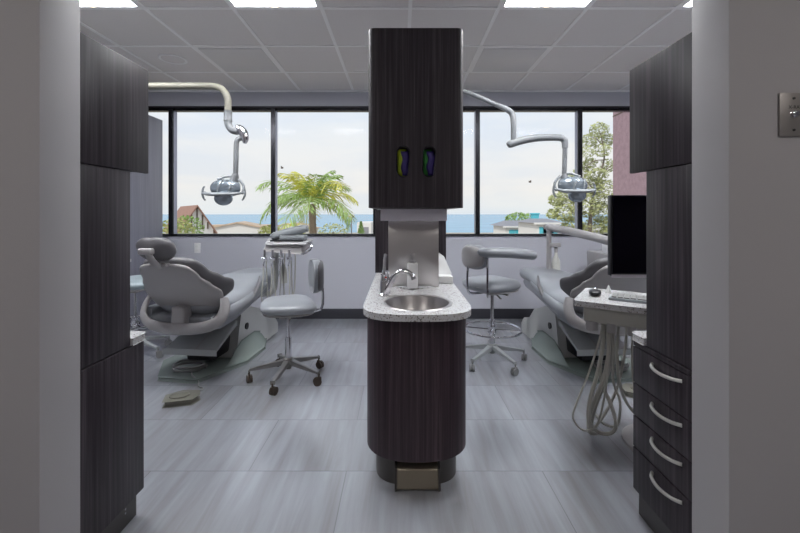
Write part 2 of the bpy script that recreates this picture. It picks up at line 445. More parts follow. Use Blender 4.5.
xa, xb, y0 = side_cab(1, RX+.003, dict(upper='dark wood-grain upper cabinet hanging on the right side of the opening', mid='dark wood-grain tall side panel between the right upper cabinet and the drawers', top='white speckled stone countertop end on the right drawer cabinet'))
X = RX+.003
t = thing('drawer_cabinet', 'dark wood-grain base cabinet with four bow-handled drawers on the right', 'cabinet', ((xa+xb)/2, 1.42, 0))
obj('body', MB().box(X+.021, xb, y0, 1.583, .09, .692, bev=.002), M['wood'], t)
pl = obj('plinth', MB().box(X+.014, xb, y0, 1.57, 0, .0895), M['plinth'], t)
zs = [(.524, .668), (.394, .520), (.266, .390), (.094, .262)]
obj('top_rail', MB().box(X, X+.02, y0, 1.585, .672, .690, bev=.002), M['wood'], t)
for z0, z1 in zs:
    d = obj('drawer', MB().box(X, X+.020, y0+.001, 1.587, z0, z1, bev=.003), M['wood'], t)
    zc = z1-.027
    pts = []
    for i in range(9):
        u = i/8; yy = 1.309+.155*u; pts.append((X-.028*math.sin(PI*u)**.6-.001, yy, zc-.0+(-.004)*math.sin(PI*u)))
    h = MB().tube(pts, .0062, n=10, sub=3)
    obj('handle', h, M['nickel'], d)

# ------------------------------------------------------------ x-ray switch plate
px = (796.2-CX)*1.106/F; pz = CH+(HZ-115)*PY0/F
t = thing('switch_plate', 'square steel wall plate with a button, on the right wall near the photo edge', 'switch', (px, PY0, pz-.06))
obj('plate', MB().box(px-.0395, px+.043, PY0-.007, PY0, pz-.0625, pz+.0625, bev=.0045, seg=2), M['plateswitch'], t)
for dz in (-.0435, .0465):
    obj('screw', MB().cyl((px, PY0-.0095, pz+dz-.001), (px, PY0-.007, pz+dz-.001), .0033, n=14), M['ink'], t)
b = obj('button', MB().cyl((px, PY0-.013, pz+.0), (px, PY0-.007, pz+.0), .0085, n=24, bev=.001).cyl((px, PY0-.02, pz+.0), (px, PY0-.013, pz+.0), .0055, n=20, bev=.0015), M['chrome'], t)
cu = bpy.data.curves.new('txt', 'FONT'); cu.body = 'X-RAY'; cu.size = .0135; cu.extrude = .0002; cu.align_x = 'CENTER'
to = bpy.data.objects.new('txt', cu); COL.objects.link(to)
bpy.context.view_layer.update()
me = bpy.data.meshes.new_from_object(to.evaluated_get(bpy.context.evaluated_depsgraph_get()))
bpy.data.objects.remove(to)
tm = MB(); tm.bm.from_mesh(me)
bmesh.ops.transform(tm.bm, matrix=Matrix.Translation((px+.005, PY0-.0073, pz+.0162)) @ Matrix.Rotation(PI/2, 4, 'X'), verts=tm.bm.verts)
obj('lettering', tm, M['ink'], t)

# ------------------------------------------------------------ central sink tower
TX = .076
def bow(hw, yb, ys, yf, n=2.3, k=24):
    """outline: straight sides from yb to ys, bowed front reaching yf"""
    out = [(TX+hw, yb)]
    out2 = []
    for i in range(k+1):
        a = PI*i/k
        c, s_ = math.cos(a), math.sin(a)
        out2.append((TX-hw*math.copysign(abs(c)**(2/n), c), ys-(ys-yf)*s_**(2/n)))
    return [(TX+hw, yb), (TX-hw, yb)]+out2 if False else [(TX-hw, yb)]+out2+[(TX+hw, yb)]
t = thing('sink_cabinet', 'dark plum wood-grain bow-fronted sink cabinet standing in the middle', 'cabinet', (TX, 2.2, 0))
obj('plinth', MB().prism(bow(.19, 2.78, 1.90, 1.735, 3), 0, .15), M['plinth'], t, smooth=50)
kp = MB().prism([(1.742, .105), (1.742, .0), (1.700, .004), (1.690, .012), (1.712, .082)], TX+.0-.09, TX+.09, axis='x', bev=.004)
kpo = obj('kick_pedal', kp, M['pedalbrass'], t); kpo['label'] = 'bronze metal kick pedal'
for sx in (-1, 1):
    obj('pedal_bracket', MB().prism([(1.745, .112), (1.745, 0), (1.695, 0), (1.683, .012), (1.705, .092)], TX+sx*.095-.004, TX+sx*.095+.004, axis='x'), M['plinth'], kpo)

# counter slab with a round bowl hole
SXc, SYc, SR = TX+.004, 1.812, .150
b = bmesh.new(); outer = bow(.241, 2.80, 1.80, 1.592, 3.0, 44)
import mathutils
def holed(outer, hole, z0, z1):
    mb = MB(); bm = bmesh.new()
    def loop(pts, z):
        vs = [bm.verts.new((x, y, z)) for x, y in pts]
        es = [bm.edges.new((vs[i], vs[(i+1) % len(vs)])) for i in range(len(vs))]
        return vs, es
    for z in (z0, z1):
        va, ea = loop(outer, z); vb, eb = loop(hole, z)
        bmesh.ops.triangle_fill(bm, use_beauty=True, use_dissolve=False, edges=ea+eb)
    bm.verts.ensure_lookup_table()
    no, nh = len(outer), len(hole); off = no+nh
    for i in range(no):
        j = (i+1) % no; bm.faces.new((bm.verts[i], bm.verts[j], bm.verts[off+j], bm.verts[off+i]))
    for i in range(nh):
        j = (i+1) % nh; bm.faces.new((bm.verts[no+i], bm.verts[no+j], bm.verts[off+no+j], bm.verts[off+no+i]))
    bm.normal_update(); bmesh.ops.recalc_face_normals(bm, faces=bm.faces)
    mb._merge(bm); return mb
EX = .985
hole = [(SXc+(SR-.001)*EX*math.cos(2*PI*i/48), SYc+SR*math.sin(2*PI*i/48)) for i in range(48)]
well = [(SXc+.155*EX*math.cos(2*PI*i/48), SYc+.1535*math.sin(2*PI*i/48)) for i in range(48)]
obj('body', holed(bow(.229, 2.80, 1.84, 1.655, 2.3), well, .15, .761), M['wood_red'], t, smooth=50)
o = obj('stone_countertop', holed(outer, hole, .762, .790), M['granite'], smooth=40)
tag(o, 'white speckled stone countertop with rounded front on the central sink cabinet', 'countertop')
# bowl
t = thing('sink', 'round brushed steel basin set into the central countertop', 'sink', (SXc, SYc, .65))
ST = Matrix.Translation((SXc, SYc, 0)) @ Matrix.Diagonal((EX, 1, 1, 1)) @ Matrix.Translation((-SXc, -SYc, 0))
obj('bowl', MB().lathe([(0, .662), (.06, .664), (.105, .680), (.128, .720), (.141, .775), (.146, .7925), (.158, .7945), (.163, .791), (.1485, .789), (.1435, .775), (.1305, .719), (.107, .677), (.06, .661), (0, .659)], (SXc, SYc, 0), n=64, mtx=ST), M['steel'], t, smooth=60)
obj('drain', MB().lathe([(0, .668), (.018, .668), (.024, .666), (.024, .662), (0, .662)], (SXc, SYc, 0.0)), M['chrome'], t)
# faucet
fx, fy = -.082, 1.975
t = thing('faucet', 'chrome single lever faucet with curved spout at the left of the round sink', 'faucet', (fx, fy, .79))
obj('base', MB().lathe([(0, .79), (.026, .79), (.026, .797), (.019, .802), (.018, .86), (.015, .868), (0, .87)], (fx, fy, 0)), M['chrome'], t)
obj('spout', MB().tube([(fx+.006, fy, .803), (fx+.028, fy-.008, .842), (fx+.052, fy-.018, .885), (fx+.082, fy-.03, .912), (fx+.115, fy-.042, .915), (fx+.140, fy-.052, .900), (fx+.150, fy-.056, .880)], [.017, .016, .015, .013, .012, .012, .013], n=14), M['chrome'], t)
lv = obj('lever', MB().cyl((fx, fy, .86), (fx, fy, .895), .016, .014, bev=.003).tube([(fx, fy, .89), (fx+.002, fy+.01, .925), (fx+.004, fy+.03, .965), (fx+.008, fy+.045, .992)], [.009, .008, .008, .009], n=10), M['chrome'], t)
o = obj('side_tap', MB().cyl((fx+.02, fy+.055, .79), (fx+.02, fy+.055, .875), .013, .010).tube([(fx+.02, fy+.055, .87), (fx+.02, fy+.05, .90), (fx-.005, fy+.02, .905)], .007, n=8), M['chrome'], t)
obj('temperature_mark', MB().ball((fx+.012, fy-.014, .882), .0045, u=10, v=8), M['red'], lv)
# soap bottle
bx, by = TX-.0395, 2.16
bx = (412.5-CX)*2.13/F; by = 2.13
t = thing('soap_bottle', 'square white soap bottle with a chrome pump in front of the steel backsplash', 'bottle', (bx, by, .79))
obj('bottle', MB().box(bx-.028, bx+.028, by-.022, by+.022, .79, .926, bev=.006, seg=3), M['white'], t)
pu = MB().cyl((bx, by, .926), (bx, by, .942), .014, bev=.002).cyl((bx, by, .942), (bx, by, .968), .005).box(bx-.010, bx+.010, by-.03, by+.011, .968, .98, bev=.003)
obj('pump', pu, M['steel'], t)
# backsplash column + valance
o = obj('steel_backsplash', MB().box((388.3-CX)*2.2/F, (438.7-CX)*2.2/F, 2.2, 2.23, .7905, 1.161, bev=.002), M['steel']); tag(o, 'brushed steel splash panel standing on the countertop behind the soap bottle', 'panel')
o = obj('under_cabinet_valance', MB().box((380.5-CX)*2.15/F, (447-CX)*2.15/F, 2.15, 2.36, 1.163, 1.229, bev=.003), M['valance']); tag(o, 'pale grey valance strip under the central hanging cabinet', 'valance')
o = obj('tower_back_panel', MB().box(TX-.249+.0, TX+.245, 2.73, 2.80, .7905, 1.229, bev=.002), M['wood']); tag(o, 'dark wood back panel rising from the countertop behind the steel splash', 'panel')
# soap tray
o = obj('drip_ledge', MB().prism([(TX+.0+.10*math.cos(PI*i/14)*1.05, 2.198-.055*math.sin(PI*i/14)) for i in range(15)], .7905, .797, bev=.001), M['granite'])
tag(o, 'low half-round stone ledge under the soap bottle', 'ledge')
bx_ = None
for ob in (bpy.data.objects['soap_bottle'],): ob.location.z += .0075

# hanging cabinet with two oval glove ports
UY0, UY1, UZ0, UZ1 = 1.96, 2.80, 1.231, 2.13
t = thing('hanging_cabinet', 'tall dark wood-grain cabinet tower with two oval glove openings above the sink', 'cabinet', (TX+.004, 2.4, UZ0))
UXc = TX+.004
m0 = MB().prism(rrect(UXc-.24, UXc+.24, UY0, UY1, .035, n=8, rr=[0, 0, .035, .035]), UZ0, UZ1)
body = obj('body', m0, M['wood'], t, smooth=30)
cut = MB()
ports = []
for px_ in (403.2, 429.2):
    c = at(px_, 161.5, UY0); ports.append(c)
    pr = []
    for i in range(22):
        a = 2*PI*i/24; pr.append((c.x+.031*math.cos(a), c.z+(.044 if math.sin(a) >= 0 else -.044)+.031*math.sin(a)))
    cut.prism(pr, UY0-.05, UY0+.10, axis='y')
bmesh.ops.translate(cut.bm, vec=-t.location, verts=cut.bm.verts)
cm = bpy.data.meshes.new('c'); cut.bm.to_mesh(cm); co = bpy.data.objects.new('c', cm); COL.objects.link(co)
co.location = t.location
md = body.modifiers.new('b', 'BOOLEAN'); md.object = co; md.operation = 'DIFFERENCE'; md.solver = 'EXACT'
bpy.context.view_layer.update()
nm = bpy.data.meshes.new_from_object(body.evaluated_get(bpy.context.evaluated_depsgraph_get()))
body.modifiers.clear(); body.data = nm; bpy.data.objects.remove(co)
for c in ports:
    pr = [(c.x+.0325*math.cos(2*PI*i/24), UY0-.001, c.z+(.044 if i < 12 else -.044)+.0325*math.sin(2*PI*i/24)) for i in range(22)]
    obj('port_rim', MB().tube(pr, .0022, n=8, sub=1, closed=True), M['bronze'], t)
cfg = [('lime and purple glove box showing through the left oval opening', 'yellow', ports[0]), ('green and purple glove box showing through the right oval opening', 'green', ports[1])]
for lab, cm_, c in cfg:
    g = thing('glove_box', lab, 'box', (c.x, UY0+.075, c.z-.085))
    obj('carton', MB().box(c.x-.036, c.x+.036, UY0+.04, UY0+.098, c.z-.074, c.z+.074) if False else MB().pillow(lambda u, v: (c.x-.006+.024*u, UY0+.05, c.z+.070*v), .02, nu=10, nv=14), M[cm_], g)
    sx = 1
    obj('gloves', MB().pillow(lambda u, v: (c.x+.011+.019*u+.004*math.sin(5*v), UY0+.030, c.z-.006+.062*v), .014, nu=10, nv=16), M['purple'], g)
# tissue box & towels, right of steel column
def pt(x, y, d): return at(x, y, d)
o = thing('towel_stack', 'folded white paper towels leaning behind the right edge of the steel splash', 'towel', (.245, 2.45, .7905))
obj('towel', MB().box(.215, .312, 2.30, 2.50, .791, .835, bev=.008), M['paper'], o)
obj('loose_towel', MB().hull([(.235, 2.38, .835), (.315, 2.38, .835), (.315, 2.395, .838), (.235, 2.395, .838)], [(.235, 2.44, .965), (.275, 2.44, .935), (.275, 2.46, .935), (.235, 2.46, .965)]), M['paper'], o)
o = obj('paper_holder', MB().hull([(.225, 2.55, .791), (.29, 2.55, .791), (.29, 2.64, .791), (.225, 2.64, .791)], [(.20, 2.56, .87), (.262, 2.56, .855), (.262, 2.63, .855), (.20, 2.63, .87)], bev=.004), M['white'])
tag(o, 'small white sloped paper holder at the back right of the countertop', 'holder')

# ------------------------------------------------------------ stools
def stool(name, label, cat, loc, rz, zs_, ring=False, arm=False, base_m='alu', back='edge', vin='vinyl', a0=18, arm_side=1):
    t = thing(name, label, cat, loc, None, rz)
    R = .27
    hub = MB().lathe([(0, .075), (.022, .075), (.026, .10), (.038, .105), (.042, .125), (.036, .150), (.026, .158), (0, .16)])
    obj('hub', hub, M[base_m], t, local=True)
    for k in range(5):
        a = math.radians(a0+72*k); c, s_ = math.cos(a), math.sin(a)
        leg = MB().hull([(.025*c-.021*s_*q, .025*s_+.021*c*q, z) for q, z in ((-1, .105), (1, .105), (1, .145), (-1, .145))],
                        [(R*c-.012*s_*q, R*s_+.012*c*q, z) for q, z in ((-1, .075), (1, .075), (1, .092), (-1, .092))], bev=.005)
        lo = obj('leg', leg, M[base_m], t, local=True)
        e = Vector((R*c, R*s_, 0)); tw = a+.9+k
        ct, st = math.cos(tw), math.sin(tw)
        cs = MB().cyl(e+Vector((0, 0, .05)), e+Vector((0, 0, .08)), .006, n=10)
        for q in (-1, 1):
            n_ = Vector((-st, ct, 0)); c0 = e+Vector((ct*.012, st*.012, .026))
            cs.cyl(c0+n_*q*.004, c0+n_*q*.017, .025, n=18, bev=.003)
        cs.box(-.016, .016, -.007, .007, .026, .058, bev=.003, mtx=Matrix.Translation(e) @ Matrix.Rotation(tw, 4, 'Z'))
        obj('caster', cs, M['caster'] if base_m == 'alu' else M['hosegrey'], lo, local=True)
    obj('gas_lift', MB().cyl((0, 0, .15), (0, 0, .15+.42*(zs_-.2)), .024, .023).cyl((0, 0, .15+.42*(zs_-.2)), (0, 0, zs_-.085), .013), M['chrome'], t, local=True)
    # mechanism
    mch = MB().box(-.10, .10, -.09, .07, zs_-.10, zs_-.075, bev=.006).tube([(.12, -.06, zs_-.088), (.19, -.09, zs_-.10), (.21, -.095, zs_-.10)], .006, n=8)
    mch.cyl((-.18, .0, zs_-.088), (.18, .0, zs_-.088), .007, n=10)
    obj('mechanism', mch, M['alu'], t, local=True)
    # seat: saddle-ish rounded cushion
    def sf(u, v):
        w = .215*(1-.10*v)*(1-abs(v)**3.2)**(1/3.2) if abs(v) < 1 else 0
        return (w*u, .195*v, zs_-.035+.010*u*u+.012*max(0, v)**2-.012*abs(v)**3)
    obj('seat', MB().pillow(sf, .056, pu=3.2, pv=3.2), M[vin], t, local=True, smooth=60)
    obj('seat_pan', MB().pillow(lambda u, v: (sf(u, v)[0]*.93, sf(u, v)[1]*.93, zs_-.067), .012, nu=14, nv=14, pu=6, pv=6), M['chairshell'], t, local=True, smooth=60)
    # backrest on a bent post (behind = -y)
    zb = zs_+(.20 if arm else .175); bh = .092 if arm else .118
    obj('back_post', MB().tube([(0, -.09, zs_-.09), (0, -.2, zs_-.088), (0, -.245, zs_-.06), (0, -.25, zs_+.05), (0, -.235, zb)], .010, n=8), M['chrome'], t, local=True)
    def bf(u, v):
        w = (.145 if arm else .165)*(1-abs(v)**2.8)**(1/2.8) if abs(v) < 1 else 0
        return (w*u, -.215+.05*u*u, zb+bh*v)
    obj('backrest', MB().pillow(bf, .030, pu=3, pv=3), M[vin], t, local=True, smooth=60)
    obj('back_shell', MB().pillow(lambda u, v: (bf(u, v)[0]*.94, bf(u, v)[1]-.028, zb+bh*.93*v), .012, nu=14, nv=14, pu=5, pv=5), M['chairshell' if arm else 'vinyldark'], t, local=True, smooth=60)
    if ring:
        zr = .27
        rg = MB().tube([(.225*math.cos(2*PI*i/32), .225*math.sin(2*PI*i/32), zr) for i in range(32)], .010, n=10, sub=1, closed=True)
        for k in range(4):
            a = PI/4+PI/2*k; rg.cyl((.02*math.cos(a), .02*math.sin(a), zr), (.225*math.cos(a), .225*math.sin(a), zr), .006, n=8)
        rg.cyl((0, 0, zr-.025), (0, 0, zr+.025), .034, bev=.003)
        obj('foot_ring', rg, M['chrome'], t, local=True)
    if arm:
        s = arm_side
        obj('support_post', MB().tube([(s*.05, -.09, zs_-.09), (s*.17, -.19, zs_-.085), (s*.19, -.21, zs_-.04), (s*.19, -.21, zs_+.21)], .009, n=8), M['chrome'], t, local=True)
        pts = [(s*.12, -.215, zs_+.245), (s*.19, -.19, zs_+.247), (s*.245, -.06, zs_+.245), (s*.25, .10, zs_+.228), (s*.235, .20, zs_+.212)]
        obj('support_arm', MB().tube([(s*.115, -.222, zs_+.245)]+pts+[(s*.23, .228, zs_+.208)], [.014, .034, .044, .046, .046, .042, .016], n=16, flat=.85), M[vin], t, local=True, smooth=60)
    return t
stool('dental_stool', 'grey vinyl rolling stool with narrow backrest, left of the central sink', 'stool', (-.815, 2.86, 0), math.radians(110), .565, a0=10)
stool('assistant_stool', 'tall grey vinyl stool with chrome foot ring and curved side arm, right of the sink', 'stool', (.745, 3.17, 0), math.radians(-62), .665, ring=True, arm=True, base_m='cover', a0=70, arm_side=1)
stool('assistant_stool', 'pale stool mostly hidden behind the left cabinet and left patient chair', 'stool', (-2.27, 3.36, 0), math.radians(-90), .64, ring=True, arm=False, base_m='cover', vin='bluevinyl', a0=70)

# ------------------------------------------------------------ patient chairs (origin on floor; +y = foot end; s mirrors)
def patient_chair(label, loc, s, rz):
    t = thing('patient_chair', label, 'chair', loc, None, rz)
    L = lambda name, mb, m, par=t, sm=45: obj(name, mb, m, par, local=True, smooth=sm)
    # base plate
    plate = [(s*x, y) for x, y in ((-.38, -.10), (-.20, -.40), (.10, -.42), (.28, -.04), (.27, .32), (.14, .50), (-.10, .55), (-.33, .35))]
    L('base_plate', MB().prism(plate, 0, .028, bev=.006), M['plate'])
    # pedestal wedge with round cap
    ped = MB().prism([(-.02, .03), (.60, .03), (.62, .14), (.45, .30), (.20, .385), (.06, .37)], -.16, .16, axis='x', bev=.02, seg=3)
    bmesh.ops.translate(ped.bm, vec=(s*.03, 0, 0), verts=ped.bm.verts)
    pd = L('pedestal', ped, M['chairwhite'])
    L('pivot_cap', MB().cyl((s*.185, .13, .255), (s*.198, .13, .255), .026, bev=.003), M['black'], pd)
    L('side_fairing', MB().hull([(s*.19, -.20, .03), (s*.27, -.02, .03), (s*.27, .30, .03), (s*.19, .50, .03)], [(s*.185, -.05, .10), (s*.20, .03, .16), (s*.20, .25, .17), (s*.185, .42, .12)], bev=.01), M['plate'], pd)
    mb_ = MB().prism([(.56, .03), (.76, .03), (.76, .10), (.70, .16), (.56, .20)], -.15, .19, axis='x', bev=.015)
    if s < 0: bmesh.ops.scale(mb_.bm, vec=(-1, 1, 1), verts=mb_.bm.verts); bmesh.ops.reverse_faces(mb_.bm, faces=mb_.bm.faces)
    L('pump_box', mb_, M['chairwhite'])
    L('pump_foot', MB().box(-.16, .16, .55, .78, 0, .03), M['black'])
    # sloping lift cover
    lc = MB().hull([(-.19, -.36, .185), (.21, -.36, .185), (.21, -.36, .21), (-.19, -.36, .21)], [(-.17, -.02, .30), (.19, -.02, .30), (.19, -.02, .345), (-.17, -.02, .345)], bev=.01)
    bmesh.ops.scale(lc.bm, vec=(s, 1, 1), verts=lc.bm.verts)
    if s < 0: bmesh.ops.reverse_faces(lc.bm, faces=lc.bm.faces)
    lco = L('lift_cover', lc, M['cover'])
    L('cover_seam', MB().hull([(s*.045, -.36, .206), (s*.055, -.36, .206), (s*.055, -.36, .213), (s*.045, -.36, .213)], [(s*.045, -.02, .34), (s*.055, -.02, .34), (s*.055, -.02, .348), (s*.045, -.02, .348)]), M['chairshell'], lco)
    L('lift_arm', MB().box(-.11, .11, -.22, .06, .08, .22, bev=.02), M['black'])
    L('turntable', MB().lathe([(0, .33), (.13, .33), (.15, .35), (.15, .385), (.10, .41), (0, .41)], (0, -.16, 0)), M['chairshell'])
    # under-seat frame (profile in y,z)
    fr = MB().prism([(.62, .545), (.58, .515), (.40, .49), (.15, .445), (-.10, .39), (-.32, .375), (-.42, .40), (-.42, .47), (-.25, .485), (0, .50), (.3, .55), (.60, .56)], -.225, .225, axis='x', bev=.03, seg=3)
    L('seat_frame', fr, M['vinyl'])
    # seat and leg cushion
    def zc(y):
        pts = [(-.42, .54), (-.25, .505), (0, .51), (.25, .555), (.5, .585), (.85, .585), (1.0, .575)]
        for (a, za), (b, zb) in zip(pts, pts[1:]):
            if y <= b:
                q = max(0, (y-a)/(b-a)); q = q*q*(3-2*q); return za+(zb-za)*q
        return pts[-1][1]
    def cf(u, v):
        y = .26+.66*v
        w = (.265 if y < .15 else .265-.055*min(1, (y-.15)/.55))
        w *= (1-max(0, abs(v))**9)**(1/3.0) if abs(v) < 1 else 0
        return (w*u, y, zc(y)+.015*u*u)
    sc = L('seat_cushion', MB().pillow(cf, .064, nu=18, nv=40, pu=4, pv=14), M['vinyl'], sm=60)
    # side trim strap running across the leg cushion
    st = MB()
    L('leg_strap', MB().tube([(s*.255, .05, .47), (s*.275, .12, .555), (s*.262, .20, .60), (s*.21, .33, .645)], [.018, .02, .018, .008], n=10, flat=.5), M['vinyldark'], sc)
    # backrest: centre line leaning back
    def back_pt(x, q, off=0):
        # q 0 (bottom) .. 1 (top): y from -.34 to -.63, z from .50 to .88
        y = -.34-.29*q; z = .50+.375*q
        n = Vector((0, .79, .61))       # toward patient
        return Vector((x, y, z))+n*off
    def hw(q):
        pts = [(-.12, .12), (0, .235), (.16, .305), (.32, .315), (.5, .275), (.7, .225), (.9, .205), (1.0, .19)]
        for (a, za), (b, zb) in zip(pts, pts[1:]):
            if q <= b:
                r = max(0, (q-a)/(b-a)); r = r*r*(3-2*r); return za+(zb-za)*r
        return pts[-1][1]
    def bf(u, v):
        q = (v+1)/2
        k = (1-max(0, v)**8)**(1/2.6) if v > 0 else (1-abs(v)**6)**(1/3.)
        x = hw(q)*k*u
        return back_pt(x, q, .05+.13*(abs(x)/.3)**2.4*(1-.6*q))
    bc = L('back_cushion', MB().pillow(bf, .042, nu=28, nv=28, pu=5, pv=6), M['vinyldark'], sm=60)
    def sf(u, v):
        q = -.04+1.03*(v+1)/2
        k = (1-max(0, v)**8)**(1/2.6) if v > 0 else (1-abs(v)**8)**(1/3.)
        x = (hw(q)*.93 if q > .25 else max(hw(q)*.93, .27))*k*u
        return back_pt(x-s*.012, q, -.002+.06*(abs(x)/.3)**2.4)
    L('back_shell', MB().pillow(sf, .022, nu=24, nv=24, pu=8, pv=8), M['chairshell'], sm=60)
    # yoke under the shell
    yk = MB().tube([(-.285, -.375, .60), (-.305, -.40, .53), (-.285, -.43, .46), (-.19, -.455, .412), (0, -.465, .395), (.19, -.455, .412), (.285, -.43, .46), (.305, -.40, .53), (.285, -.375, .60)], [.03, .036, .040, .042, .044, .042, .040, .036, .03], n=14, flat=.55)
    L('yoke', yk, M['chairshell'])
    L('back_hinge', MB().box(-.05, .05, -.475, -.38, .40, .55, bev=.015, seg=3), M['chairshell'])
    for q in (-1, 1):
        L('armrest_stub', MB().tube([(q*.285, -.40, .49), (q*.29, -.28, .485), (q*.262, -.08, .485), (q*.245, .16, .52), (q*.23, .42, .56)], [.034, .036, .036, .034, .02], n=12, flat=1.3), M['vinyl'])
    # headrest
    hx = 0
    R_ = Matrix.Rotation(math.radians(38), 4, 'X')
    def hf(u, v):
        w = .128*(1-abs(v)**2.6)**(1/2.6) if abs(v) < 1 else 0
        p_ = Vector((w*u, .008*u*u, .082*v))
        return (Matrix.Rotation(math.radians(28), 3, 'X') @ p_)+Vector((hx, -.68, .975))
    hr = L('headrest', MB().pillow(hf, .052, pu=2.8, pv=2.8), M['vinyldark'], sm=60)
    L('headrest_bracket', MB().box(-.055, .035, -.775, -.73, .945, .985, bev=.01).tube([(-.0, -.755, .965), (.02, -.735, .90), (.03, -.68, .855)], [.022, .024, .024], n=10, flat=.6).box(-.035, .085, -.70, -.66, .86, .885, bev=.008), M['chairshell'], hr)
    return t
LC = (-1.50, 3.20, 0)
patient_chair('grey reclining dental patient chair in the left operatory', LC, 1, math.radians(-6))
patient_chair('grey reclining dental patient chair in the right operatory behind the monitor', (1.47, 3.20, 0), -1, math.radians(4))

# coiled hose on left base, and pedal
def coil(cx, cy, z, r, label, m, turns=3, n=30, tail=None):
    pts = []
    for i in range(turns*n):
        a = 2*PI*i/n; rr = r*(1+.12*math.sin(a*.37+1)); pts.append((cx+rr*math.cos(a), cy+rr*.85*math.sin(a), z+.008+.013*(i/n)+.004*math.sin(3*a)))
    mb = MB().tube(pts, .0075, n=8, sub=1)
    if tail: mb.tube(tail, .006, n=8)
    o = obj('coiled_hose', mb, m); tag(o, label, 'hose'); return o
coil(-1.585, 2.96, .030, .105, 'coiled grey hose lying on the base plate of the left patient chair', M['hosegrey'])
coil(1.60, 2.97, .030, .105, 'coiled grey hose on the base plate of the right patient chair', M['hosegrey'])
p = at(182, 394, 392*1.15/180)
t = thing('foot_control', 'khaki-grey foot control pedal on the floor before the left patient chair', 'pedal', (p.x, p.y, 0), None, math.radians(20))
obj('base', MB().prism([(-.09, -.045), (.06, -.06), (.095, -.01), (.085, .05), (-.01, .085), (-.09, .05)], 0, .036, bev=.012, seg=3), M['pedal'], t, local=True)
obj('foot_pad', MB().lathe([(0, .050), (.034, .050), (.046, .044), (.048, .034), (0, .034)], mtx=Matrix.Translation((-.015, .012, 0)) @ Matrix.Diagonal((1.25, .95, 1, 1))), M['pedal'], t, local=True)
q = (p.x+.03, p.y+.08, .02)
o = obj('pedal_cord', MB().tube([q, (p.x+.05, p.y+.17, .008), (-1.40, 2.72, .007), (-1.43, 2.78, .012), (-1.50, 2.83, .036), (-1.53, 2.88, .036)], .005, n=8), M['hosegrey']); tag(o, 'thin grey cord running from the foot pedal to the left chair base', 'cord')
t = thing('foot_control', 'foot control pedal on the floor behind the hanging hoses at right', 'pedal', (1.60, 2.60, 0), None, math.radians(160))
obj('base', MB().prism([(-.10, -.055), (.07, -.065), (.11, -.01), (.095, .06), (-.03, .085), (-.105, .03)], 0, .038, bev=.010, seg=3), M['pedal'], t, local=True)
obj('foot_pad', MB().lathe([(0, .048), (.04, .048), (.052, .042), (.052, .036), (0, .036)], mtx=Matrix.Diagonal((1.2, .9, 1, 1))), M['pedal'], t, local=True)

# ------------------------------------------------------------ left delivery unit (over the foot end, d ~3.55)
D = 3.55
t = thing('delivery_unit', 'dental delivery unit with hanging handpieces and folded arm, below the palm in view', 'dental unit', (at(288, 300, D).x, D, .45))
xL, xR = at(264, 0, D).x, at(311, 0, D).x
hd = MB().hull([at(264, 251, D-.13), at(301, 254, D-.13), at(311, 245, D+.13), at(268, 243, D+.13)],
               [at(266, 244, D-.13), at(303, 245, D-.13), at(312, 239, D+.13), at(270, 238.5, D+.13)], bev=.012, seg=3)
obj('control_head', hd, M['chairshell'], t)
obj('tray', MB().prism([(v.x, v.y) for v in (at(266, 0, D-.15), at(306, 0, D-.15), at(311, 0, D+.15), at(271, 0, D+.15))], at(0, 243, D).z, at(0, 241, D).z, bev=.003), M['white'], t)
obj('tray_mat', MB().prism([(v.x, v.y) for v in (at(270, 0, D-.10), at(303, 0, D-.10), at(307, 0, D+.10), at(274, 0, D+.10))], at(0, 241, D).z, at(0, 239.5, D).z), M['black'], t)
obj('folded_arm', MB().tube([at(271, 237.5, D), at(275, 236, D), at(290, 232, D), at(303, 229, D), at(308, 228.5, D)], [.02, .040, .046, .044, .03], n=14, flat=.9).box(at(281, 0, D).x, at(306, 0, D).x, D-.06, D+.06, at(0, 239.6, D).z, at(0, 235, D).z, bev=.01), M['lampgrey'], t)
obj('side_handle', MB().tube([at(308, 243, D-.05), at(312, 243.5, D-.12), at(310, 250, D-.15), at(303, 254, D-.14), at(298, 253, D-.10)], .008, n=8), M['chrome'], t)
for i, (x, m) in enumerate(((264.5, 'hose'), (272.5, 'hose'), (281, 'hosegrey'), (289.5, 'hose'))):
    h = MB().cyl(at(x, 250, D-.14), at(x, 258, D-.15), .011, .009, n=12).cyl(at(x-2.5, 258.5, D-.15), at(x+2.5, 258.5, D-.15), .012, n=12).cyl(at(x+1, 257, D-.17), at(x-1, 266, D-.15), .009, .006, n=12)
    hp = obj('handpiece', h, M['chrome'], t)
    obj('hose', MB().tube([at(x-1, 264, D-.15), at(x-1.5+i*.6, 280, D-.15), at(x-3+i, 297, D-.16), at(x+i*1.2, 306, D-.08), at(x+3, 300, D+.0), at(x+2, 270, D+.02), at(x+1, 252, D)], .0058, n=8), M[m], hp)
obj('hose', MB().tube([at(295.5, 252, D), at(295, 275, D), at(294, 292, D), at(288, 303, D), at(284, 290, D+.02), at(285, 252, D+.03)], .006, n=8), M['hose'], t)
obj('support_post', MB().tube([at(277, 250, D+.05), at(276, 262, D+.05), at(275, 285, D+.06), at(272, 292, D+.08), at(266, 294, D+.1), at(262, 294, D+.1)], .024, n=12), M['chairwhite'], t)
obj('water_bottle', MB().lathe([(0, 0), (.030, 0), (.034, .02), (.034, .12), (.02, .15), (.016, .175), (0, .175)], at(283.5, 283, D+.06)), M['cream'], t)

